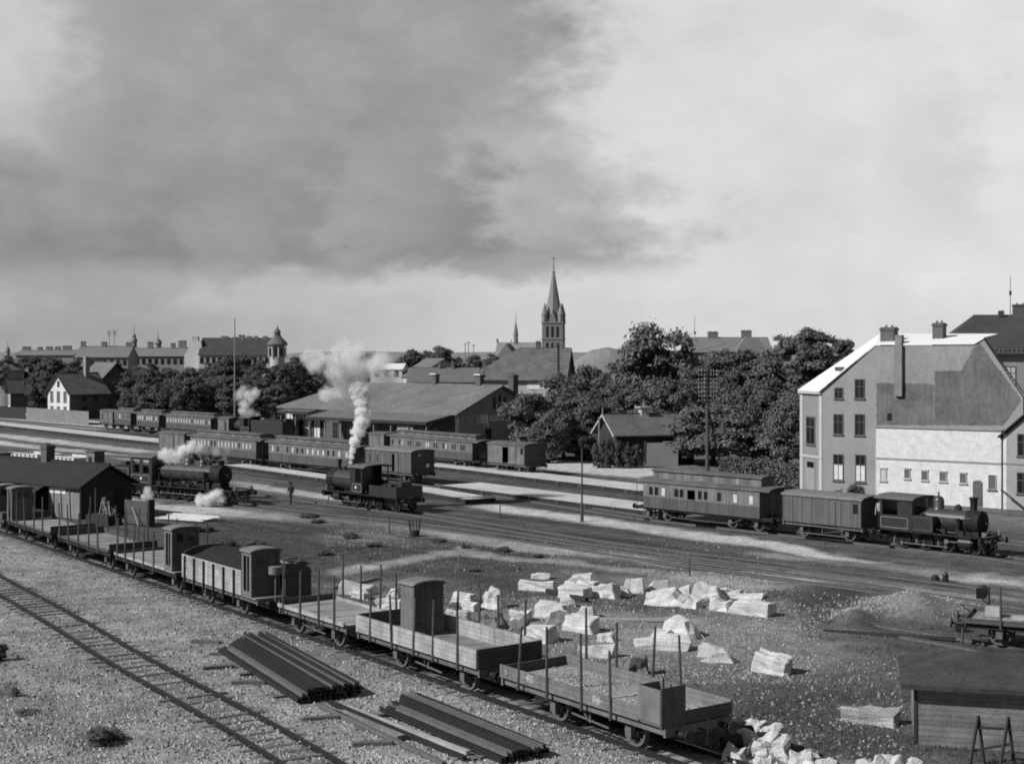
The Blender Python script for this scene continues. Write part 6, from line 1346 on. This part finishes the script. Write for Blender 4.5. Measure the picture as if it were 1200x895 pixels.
def tree(px, ytop, wpx, Y, label, group=None, m='leaf', low=.12, name='leafy_tree', ybase=None):
    global tn; tn += 1; q = P(px, 415, Y); zt = P(0, ytop, Y).z; t = thing(name, label, 'tree', (q.x, q.y, 0), 0, group)
    o = bpy.data.objects.new('trunk', TR[tn % 3]); COL.objects.link(o); o.parent = t; o.scale = (zt, zt, zt*.9)
    r = wpx*1.22*Y/F/2; hz_ = zt*(1-low)/2; asp = hz_/r; ka = min((1.0, 1.6, 2.2), key=lambda q: abs(math.log(q/asp)))
    c = bpy.data.objects.new('crown', CR[(m, ka)][tn % 3]); COL.objects.link(c); c.parent = t
    c.scale = (r*.93, r*.93, hz_/ka*.97); c.location = (0, 0, zt-hz_); c.rotation_euler = (0, 0, tn*1.7); return t
gL = 'dark trees in the row behind the far train'
lab = 'dark leafy tree in the dense row between the villas and the station'
for px, yt, w_, Y in ((164, 427, 30, 272), (176, 424, 32, 258), (196, 427, 36, 268), (220, 428, 36, 252), (243, 423, 36, 262), (265, 412, 36, 256), (286, 413, 38, 266), (305, 419, 34, 252), (330, 421, 34, 262), (345, 416, 30, 268), (176, 440, 32, 240), (195, 443, 40, 240), (222, 441, 40, 234), (250, 439, 40, 238), (277, 436, 40, 232), (303, 437, 38, 238), (326, 443, 34, 230), (300, 455, 34, 222)): tree(px, yt, w_, Y, lab, gL, 'leafd', .02)
for px, yt, w_, Y in ((362, 412, 34, 275), (385, 411, 36, 285), (405, 414, 30, 290), (425, 412, 34, 280)): tree(px, yt, w_, Y, 'dark tree behind the left part of the station roof, partly behind the steam', 'trees behind the station roof', 'leafd', .05)
for px, yt, w_, Y in ((8, 415, 34, 330), (35, 413, 36, 350), (62, 417, 36, 345), (90, 421, 34, 320), (45, 435, 34, 305), (118, 420, 34, 330), (140, 424, 30, 300)): tree(px, yt, w_, Y, 'dark tree in the mass behind the far left villas', 'trees behind the far left villas', 'leafd', .02)
tree(48, 446, 26, 292, 'low dark tree between the far left villa and the white gabled villa', m='leafd', low=0)
for i, (px, yt, w_, Y) in enumerate(((152, 434, 30, 270), (158, 448, 28, 262), (150, 462, 22, 256))): tree(px, yt, w_, Y, 'dark tree pressed against the ivy covered villa', 'trees against the ivy covered villa', 'leafd', .0)
tree(516, 403, 34, 300, 'dark rounded tree top behind the white gabled building', m='leafd'); tree(482, 408, 44, 320, 'wide low tree top left of the dark rounded tree behind the white gable', m='leafd'); tree(500, 407, 30, 330, 'small tree crown filling the gap behind the white gabled building', m='leafd')
for px, yt, w_ in ((556, 414, 26), (574, 413, 30), (590, 417, 24), (536, 417, 22)): tree(px, yt, w_, 330, 'low distant tree left of the church nave', 'low trees left of the church', 'leafd', .0)
tree(624, 453, 62, 160, 'dense round dark tree covering the right side of the station gable', low=0.0)
tree(642, 475, 44, 156, 'lower dark tree right of the one covering the station gable', low=0.0)
for px, yt, w_, Y in ((772, 381, 92, 182), (748, 398, 60, 188), (800, 402, 60, 190)): tree(px, yt, w_, Y, {772: 'tallest dark tree in the middle, above the pavilion', 748: 'left shoulder tree of the tallest middle tree', 800: 'right shoulder tree of the tallest middle tree'}[px], low=.05, m='leafd' if px != 772 else 'leaf')
for px, yt, w_, Y, lb in ((955, 377, 62, 178, 'tall dark tree with ragged top just left of the bright metal roof'), (915, 388, 60, 186, 'tall tree left of the ragged topped tree by the bright roof'), (880, 402, 60, 190, 'tree below the two square chimneys'), (845, 404, 56, 195, 'tree left of the one below the square chimneys'), (985, 385, 40, 184, 'narrow tree crown touching the bright roof slope')): tree(px, yt, w_, Y, lb, low=.03, m='leafd' if px in (985, 880) else 'leaf')
gM = 'medium trees behind the pavilion and hedge'; lm = 'medium dark tree in the mass behind the pavilion and the hedge'
for px, yt, w_, Y in ((665, 432, 50, 215), (690, 428, 54, 212), (718, 425, 50, 205), (735, 440, 50, 180), (672, 455, 56, 175), (700, 462, 56, 170), (790, 440, 60, 172), (820, 425, 56, 178), (850, 440, 60, 170), (880, 445, 60, 168), (910, 440, 60, 166), (935, 450, 56, 162), (958, 445, 50, 166), (765, 455, 56, 174), (660, 485, 48, 163), (685, 495, 44, 161)): tree(px, yt, w_, Y, lm, gM, 'leaf' if px % 2 else 'leafd', .0)
for px, yt, w_, Y, lb in ((835, 473, 90, 152, 'broad low tree behind the telegraph pole'), (800, 490, 50, 154, 'low bushy tree right of the pavilion screen'), (885, 478, 64, 150, 'low tree right of the telegraph pole above the hedge'), (920, 470, 56, 147, 'low dark tree left of the pale facade')): tree(px, yt, w_, Y, lb, low=0.0)
# bushes and hedge
def bush(px, py, w_, h_, label, group=None, m='leaf', Y=None, name='bush', var=0, cat='bush'):
    q = G(px, py); r = w_*q.y/F/2; hh = h_*q.y/F; o = bpy.data.objects.new(name, CR[(m, 1.0)][var % 3]); COL.objects.link(o); o.location = (q.x, q.y, hh*.42); o.scale = (r, r*.8, hh*.6); o.rotation_euler.z = px; return tag(o, label, cat, group)
def hedge_mesh(L, W, Hh, seed, m):
    rs = np.random.RandomState(seed); n = int(L*1700); u = rs.rand(n); f = rs.rand(n)
    x = u*L; bump = .25*np.sin(x*1.3)+.2*np.sin(x*3.1+1)+.12*rs.randn(n)
    y = np.where(f < .45, 0+.1*rs.randn(n), rs.rand(n)*W); z = np.where(f < .45, rs.rand(n)*(Hh+bump*.5), Hh+bump*.5); P_ = np.stack([x, y, z], 1)
    nrm = rs.normal(size=(n, 3)); nrm /= np.linalg.norm(nrm, axis=1)[:, None]; t = np.cross(nrm, rs.normal(size=(n, 3))); t /= np.linalg.norm(t, axis=1)[:, None]; b = np.cross(nrm, t); s = .11*rs.uniform(.6, 1.3, n)[:, None]
    q = np.stack([P_-t*s-b*s*.6, P_+t*s-b*s*.5, P_+t*s*.8+b*s*.6, P_-t*s*.7+b*s*.55], 1).reshape(-1, 3)
    me = bpy.data.meshes.new('hedge'); me.from_pydata(q.tolist(), [], np.arange(n*4).reshape(-1, 4).tolist()); me.materials.append(M[m]); return me
A, B = G(843, 562), G(1000, 581); L_ = (B-A).length; hg = thing('hedge', 'long clipped hedge between the brown coach and the pale facade', 'hedge', A, math.atan2(B.y-A.y, B.x-A.x))
o = bpy.data.objects.new('foliage', hedge_mesh(L_, 2.2, 1.9, 4, 'leaf')); COL.objects.link(o); o.parent = hg
b = MB(); b.box(.1, L_-.1, .25, 2.0, 0, 1.6); b.build('dark_core', M['black'], hg)  # solid black box darkens the inside of the hedge
bush(1003, 585, 26, 17, 'dark round bush in front of the grey house windows', var=1); bush(985, 583, 24, 14, 'lower bush left of the dark round bush by the grey house', var=2); bush(861, 560, 32, 20, 'round shrub at the left end of the clipped hedge', var=3)
for i, px in enumerate((704, 714, 724, 734, 745)): bush(px, 548, 20, 34 if i < 3 else 26, 'ivy clump hanging over the front of the pavilion', 'ivy on the pavilion', 'leafd', var=i, name='ivy', cat='ivy')
bush(150, 494, 26, 11, 'low dark bush at the foot of the white gabled villa', m='leafd'); bush(95, 496, 18, 8, 'small bush by the picket fence end', m='leafd')
bush(115, 872, 34, 22, 'ragged dark weed clump in the gravel at the bottom left', 'leaf', var=2, name='weed_clump'); bush(132, 866, 30, 12, 'smaller weed clump right of the ragged one at the bottom left', m='leaf', var=1, name='weed_clump'); bush(18, 815, 11, 11, 'tiny dark weed tuft above the bottom left weed clumps', var=3, name='weed_clump'); bush(-2, 774, 22, 22, 'dark bush cut by the left edge below the foreground track', var=0, m='leafd'); bush(30, 836, 34, 4, 'flat dark weed streak in the lower left gravel', var=0, name='weed_clump')
for i, (px, py, w_, h_) in enumerate(((240, 622, 30, 7), (360, 606, 26, 5), (372, 612, 22, 4), (545, 642, 14, 5), (590, 645, 22, 5), (300, 640, 30, 8), (555, 669, 16, 5), (410, 630, 24, 6), (437, 640, 22, 5), (345, 660, 30, 9), (265, 640, 26, 8), (515, 634, 18, 4), (630, 652, 16, 4), (380, 650, 22, 6))): bush(px, py, w_, h_, 'low dark weed patch on the waste ground behind the wagons', 'weed patches on the waste ground', 'leaf', var=i, name='weed_patch')

# ------------------------------------------------------------------ scattered gravel, chips and grass (stuff nobody could count)
def scatter(name, m, regions, size, seed, label, cat, blade=False, vmax=9):
    rs = np.random.RandomState(seed); V = []; Fc = []; n0 = 0
    for (x0, x1, y0, y1, n, cond) in regions:
        px = rs.uniform(x0, x1, n); py = y0+(y1-y0)*rs.rand(n); k = cond(px, py) if cond else np.ones(n, bool); px = px[k]; py = py[k]
        Y = F*H/(py-YH); X = (px-600)*Y/F; ii = np.searchsorted(ys, py).clip(0, len(ys)-1); jj = np.searchsorted(xs, px).clip(0, len(xs)-1); z = hz[ii, jj]
        if vmax < 9: kk = val[ii, jj] < vmax; X = X[kk]; Y = Y[kk]; z = z[kk]
        nn = len(X); s = size*rs.uniform(.45, 1.4, nn)
        if blade:
            h_ = s*rs.uniform(.8, 2.0, nn); a = rs.uniform(0, 6.28, nn); dx = np.cos(a)*s*.35; dy = np.sin(a)*s*.35; lx_ = rs.normal(size=nn)*h_*.35
            q = np.stack([np.stack([X-dx, Y-dy, z-.02], 1), np.stack([X+dx, Y+dy, z-.02], 1), np.stack([X+lx_, Y+lx_*.3, z+h_], 1)], 1).reshape(-1, 3); f = np.arange(nn*3).reshape(-1, 3)+n0; n0 += nn*3
        else:
            ang_ = rs.uniform(0, 6.28, (nn, 1))+np.array([[0, 1.7, 3.3, 4.9]])+rs.uniform(-.3, .3, (nn, 4)); rad = s[:, None]*rs.uniform(.6, 1.2, (nn, 4))
            bs = np.stack([X[:, None]+np.cos(ang_)*rad, Y[:, None]+np.sin(ang_)*rad, np.repeat((z-.03)[:, None], 4, 1)], 2); tp = np.stack([X+rs.normal(size=nn)*s*.3, Y+rs.normal(size=nn)*s*.3, z+s*rs.uniform(.4, 1.1, nn)], 1)[:, None, :]
            q = np.concatenate([bs, tp], 1).reshape(-1, 3); b0 = (np.arange(nn)*5+n0)[:, None]; f = np.concatenate([b0+np.array([[0, 1, 4]]), b0+np.array([[1, 2, 4]]), b0+np.array([[2, 3, 4]]), b0+np.array([[3, 0, 4]])], 0); n0 += nn*5
        V.append(q); Fc.append(f)
    V = np.concatenate(V); Fc = np.concatenate(Fc); me = bpy.data.meshes.new(name); me.from_pydata(V.tolist(), [], Fc.tolist()); me.materials.append(M[m]); o = bpy.data.objects.new(name, me); COL.objects.link(o); tag(o, label, cat, None, 'stuff')
fgl = lambda x: 626+.352*x
scatter('gravel_stones', 'pebble', [(-60, 1250, 640, 930, 60000, lambda x, y: y > fgl(x)-6)], .07, 1, 'small pale gravel stones strewn over the foreground', 'gravel')
scatter('stone_chips', 'chip', [(520, 960, 700, 800, 5000, lambda x, y: (y < fgl(x)-22)), (760, 900, 668, 700, 1500, None), (380, 480, 620, 640, 300, None), (960, 1150, 700, 728, 1200, None), (860, 1060, 770, 900, 800, None), (380, 640, 690, 760, 900, lambda x, y: y < fgl(x)-20), (380, 900, 630, 670, 700, None)], .075, 2, 'pale chips of broken stone scattered around the blocks', 'stone chips')
scatter('grass', 'grass', [(150, 620, 600, 760, 30000, lambda x, y: (y < fgl(x)-18)), (560, 1200, 690, 900, 30000, lambda x, y: (y < fgl(x)-20)), (480, 980, 632, 668, 5000, None)], .062, 3, 'short dark grass and weeds on the waste ground', 'grass', True, .155)

# ------------------------------------------------------------------ steam and smoke: real volumes
def plume(label, blobs, Y, dens, name='steam_plume', cat='steam', noise_s=1.2, cut=.45, val=.97, soft=1.0):
    pts = [(P(x, y, Y+dy), r*Y/F) for x, y, r, dy in blobs]
    lo = Vector((min(p.x-r for p, r in pts), min(p.y-r for p, r in pts), min(p.z-r for p, r in pts))); hi = Vector((max(p.x+r for p, r in pts), max(p.y+r for p, r in pts), max(p.z+r for p, r in pts)))
    lo.z = max(lo.z, .02); c = (lo+hi)/2; b = MB(); e = (hi-lo)/2; b.box(-e.x, e.x, -e.y, e.y, -e.z, e.z)
    m = bpy.data.materials.new(name); m.use_nodes = True; nt = m.node_tree; N = nt.nodes; L = nt.links; N.remove(N['Principled BSDF']); out = N['Material Output']
    tc = N.new('ShaderNodeTexCoord')
    def mth(op, a, c_=None, cl=False):
        n = N.new('ShaderNodeMath'); n.operation = op; n.use_clamp = cl
        for i, q in enumerate((a, c_)):
            if q is None: continue
            if isinstance(q, (int, float)): n.inputs[i].default_value = q
            else: L.new(q, n.inputs[i])
        return n.outputs[0]
    nz = N.new('ShaderNodeTexNoise'); nz.inputs['Scale'].default_value = noise_s; nz.inputs['Detail'].default_value = 7; nz.inputs['Roughness'].default_value = .68; L.new(tc.outputs['Object'], nz.inputs['Vector'])
    tot = None
    for p, r in pts:
        v = N.new('ShaderNodeVectorMath'); v.operation = 'DISTANCE'; L.new(tc.outputs['Object'], v.inputs[0]); v.inputs[1].default_value = p-c
        q = mth('SUBTRACT', 1.0, mth('DIVIDE', v.outputs['Value'], r)); tot = q if tot is None else mth('MAXIMUM', tot, q)
    dd = mth('ADD', tot, mth('MULTIPLY', mth('SUBTRACT', nz.outputs[0], .5), 2.6)); dd = mth('MULTIPLY', mth('SUBTRACT', dd, cut), 2.2/soft, True); dd = mth('MULTIPLY', dd, mth('MULTIPLY', tot, 5.0, True)); dd = mth('MULTIPLY', dd, dens)
    vs = N.new('ShaderNodeVolumePrincipled'); vs.inputs['Color'].default_value = (val, val, val, 1); vs.inputs['Anisotropy'].default_value = .0; L.new(dd, vs.inputs['Density']); L.new(vs.outputs[0], out.inputs['Volume'])
    o = b.build(name, m); o.location = c; tag(o, label, cat); return o
YC = G(412, 598).y+.9
plume('tall white column of steam spreading into a cloud above the small tender locomotive', [(410.5, 542, 3, 0), (411.5, 535, 4.5, 0), (413, 527, 6, 0), (416, 517, 8.5, 0), (420, 506, 11, 0), (424, 494, 12, 0), (426, 482, 12, 0), (425, 470, 12, 0), (421, 458, 14, 0)], YC, 16, cut=.12, noise_s=2.2, soft=1.8)
plume('thin pale steam cloud drifting above the station roof', [(420, 448, 20, 0), (418, 434, 27, 0), (395, 428, 30, -1), (440, 428, 26, 0), (372, 424, 20, -1), (410, 415, 26, 0), (455, 440, 16, 0), (400, 450, 20, 0), (385, 460, 15, 0), (430, 460, 18, 0), (360, 418, 12, -1)], YC+1, 3.4, cut=.2, noise_s=.8, soft=3.2, name='steam_cloud')
YLc = G(200, 587).y+.8
plume('bright puff of steam bursting over the cab of the large locomotive', [(193, 533, 10, 0), (201, 535, 12, 0), (208, 538, 11, 0), (214, 528, 11, 0), (224, 524, 11, 0), (232, 526, 9, 0)], YLc, 9, cut=.15, noise_s=2.0, soft=2.2)
plume('grey wisps of smoke trailing above the boiler of the large locomotive', [(240, 530, 12, 0), (252, 528, 12, 0), (262, 540, 9, 0), (264, 525, 9, 0), (266, 548, 7, 0)], YLc, .9, cut=.3, noise_s=1.6, soft=1.5, val=.9, name='smoke_wisp', cat='smoke')
plume('low bright puff of steam at the cylinders of the large locomotive', [(236, 586, 9, -5), (244, 586, 10, -5), (250, 582, 9, -5), (256, 577, 7, -5), (259, 585, 8, -5)], YLc, 9, cut=.12, noise_s=2.2, soft=2)
plume('small puff of steam under the cab of the large locomotive', [(172, 574, 7, -3.6), (175, 580, 7, -3.6), (168, 582, 5, -3.6)], YLc, 3, cut=.2, noise_s=2.2)
YF = G(285, 516).y+1
plume('billowing pale smoke over the far locomotive', [(290, 462, 15, 0), (281, 464, 10, 0), (298, 460, 11, 0), (286, 472, 10, 0), (284, 482, 8, 0), (294, 484, 8, 0), (302, 489, 8, 0), (290, 490, 9, 0), (308, 491, 6, 0)], YF, 2.4, cut=.22, noise_s=.7, soft=2.4, name='smoke_plume', cat='smoke')
0 and plume('faint wisp of steam at the boiler front of the small tender locomotive', [(385, 590, 5, -1), (392, 583, 5, -1)], YC, .8, cut=.2, noise_s=2, name='steam_wisp')

# ------------------------------------------------------------------ people
def person(px, py, heading, label, top='cloth', z=0, hat=True, stride=.1, loc=None, pz=None, armbend=.15, apron=False):
    g = loc or G(px, py); t = thing('person', label, 'person', (g.x, g.y, z), heading)
    hp_ = Vector((0, 0, .93)); J = {}
    J['pel'] = hp_; J['wai'] = Vector((0, 0, 1.1)); J['che'] = Vector((.02, 0, 1.34)); J['nec'] = Vector((.02, 0, 1.5)); J['hea'] = Vector((.04, 0, 1.62)); J['top'] = Vector((.03, 0, 1.72))
    rad = dict(pel=.15, wai=.135, che=.155, nec=.06, hea=.095, top=.07)
    E_ = [('pel', 'wai'), ('wai', 'che'), ('che', 'nec'), ('nec', 'hea'), ('hea', 'top')]
    for s, n_ in ((1, 'l'), (-1, 'r')):
        J['hip'+n_] = Vector((0, s*.1, .88)); J['kne'+n_] = Vector((.04+s*stride, s*.11, .48)); J['ank'+n_] = Vector((s*stride*1.3-.02, s*.12, .09)); J['toe'+n_] = Vector((s*stride*1.3+.16, s*.13, .04))
        rad.update({'hip'+n_: .1, 'kne'+n_: .068, 'ank'+n_: .05, 'toe'+n_: .045}); E_ += [('pel', 'hip'+n_), ('hip'+n_, 'kne'+n_), ('kne'+n_, 'ank'+n_), ('ank'+n_, 'toe'+n_)]
        J['sho'+n_] = Vector((.01, s*.2, 1.43)); J['elb'+n_] = Vector((-.02-s*stride*.5, s*.25, 1.15)); J['wri'+n_] = Vector((armbend-s*stride*.5, s*.24, .92)); J['han'+n_] = Vector((armbend+.03-s*stride*.5, s*.235, .82))
        rad.update({'sho'+n_: .075, 'elb'+n_: .05, 'wri'+n_: .034, 'han'+n_: .036}); E_ += [('che', 'sho'+n_), ('sho'+n_, 'elb'+n_), ('elb'+n_, 'wri'+n_), ('wri'+n_, 'han'+n_)]
        for k in range(5):
            a = J['han'+n_]; o = Vector(((k-1.5)*.018 if k < 4 else .045, 0, -.075-(.012 if k in (1, 2) else 0) if k < 4 else -.02)); J['f%d%s' % (k, n_)] = a+o; rad['f%d%s' % (k, n_)] = .009; E_.append(('han'+n_, 'f%d%s' % (k, n_)))
    names = list(J); me = bpy.data.meshes.new('body'); me.from_pydata([tuple(J[k]) for k in names], [(names.index(a), names.index(b)) for a, b in E_], [])
    o = bpy.data.objects.new('body', me); COL.objects.link(o); md = o.modifiers.new('skin', 'SKIN'); 
    for i, k in enumerate(names): me.skin_vertices[0].data[i].radius = (rad[k], rad[k]*(1.15 if k in ('che', 'pel', 'wai') else 1))
    me.skin_vertices[0].data[0].use_root = True; o.modifiers.new('sub', 'SUBSURF').levels = 1
    dg = bpy.context.evaluated_depsgraph_get(); ev = o.evaluated_get(dg); m2 = bpy.data.meshes.new_from_object(ev); bpy.data.objects.remove(o)
    for k in (top, 'cloth', 'skin', 'black'): m2.materials.append(M[k])
    for p_ in m2.polygons:
        c = p_.center; p_.use_smooth = True; p_.material_index = 2 if c.z > 1.5 or (c.z < .88 and abs(c.y) > .19 and c.z > .7) else (3 if c.z < .09 else (1 if c.z < 1.0 and abs(c.y) < .19 else 0))
    o = bpy.data.objects.new('body', m2); COL.objects.link(o); o.parent = t
    b = MB(); b.lathe((.03, 0, 1.66), (0, 0, 1), [(0, .165 if hat == 2 else .12), (.015, .165 if hat == 2 else .12), (.02, .1), (.1, .098), (.12, .04)], 16); b.box(.1, .19, -.07, .07, 1.655, 1.67); b.build('cap', M['cloth'], t, True)
    b = MB(); b.tube((.13, 0, 1.62), (.155, 0, 1.6), .014, .02, 6); b.build('nose', M['skin'], t)
    b = MB(); b.lathe((.02, 0, 1.56), (0, 0, 1), [(0, .07), (.05, .1), (.1, .1)], 12); b.build('hair', M['black'], t, True)
    return t
person(341, 591, R(-120), 'man in dark clothes and cap standing alone on the pale yard path')
A, B = line(*LT); d_ = (B-A).normalized(); n_ = Vector((-d_.y, d_.x, 0)); s_ = corner_s(LT, 1021)
person(0, 0, R(-120), 'railwayman in pale shirt and dark trousers standing at the back of the tank locomotive cab', 'clothl', 1.2, loc=A+d_*s_+n_*.35, stride=.05)
person(648, 541, R(-150), 'man in dark coat on the bright path at the right end of the upper train')
person(350, 512, R(-100), 'dark dressed person waiting at the left end of the station canopy', loc=S0+dirs(sa)[0]*-31.5+dirs(sa)[1]*-2.2)
person(362, 512, R(-60), 'second dark dressed person under the short canopy, nearer the posts', loc=S0+dirs(sa)[0]*-29.8+dirs(sa)[1]*-2.8)
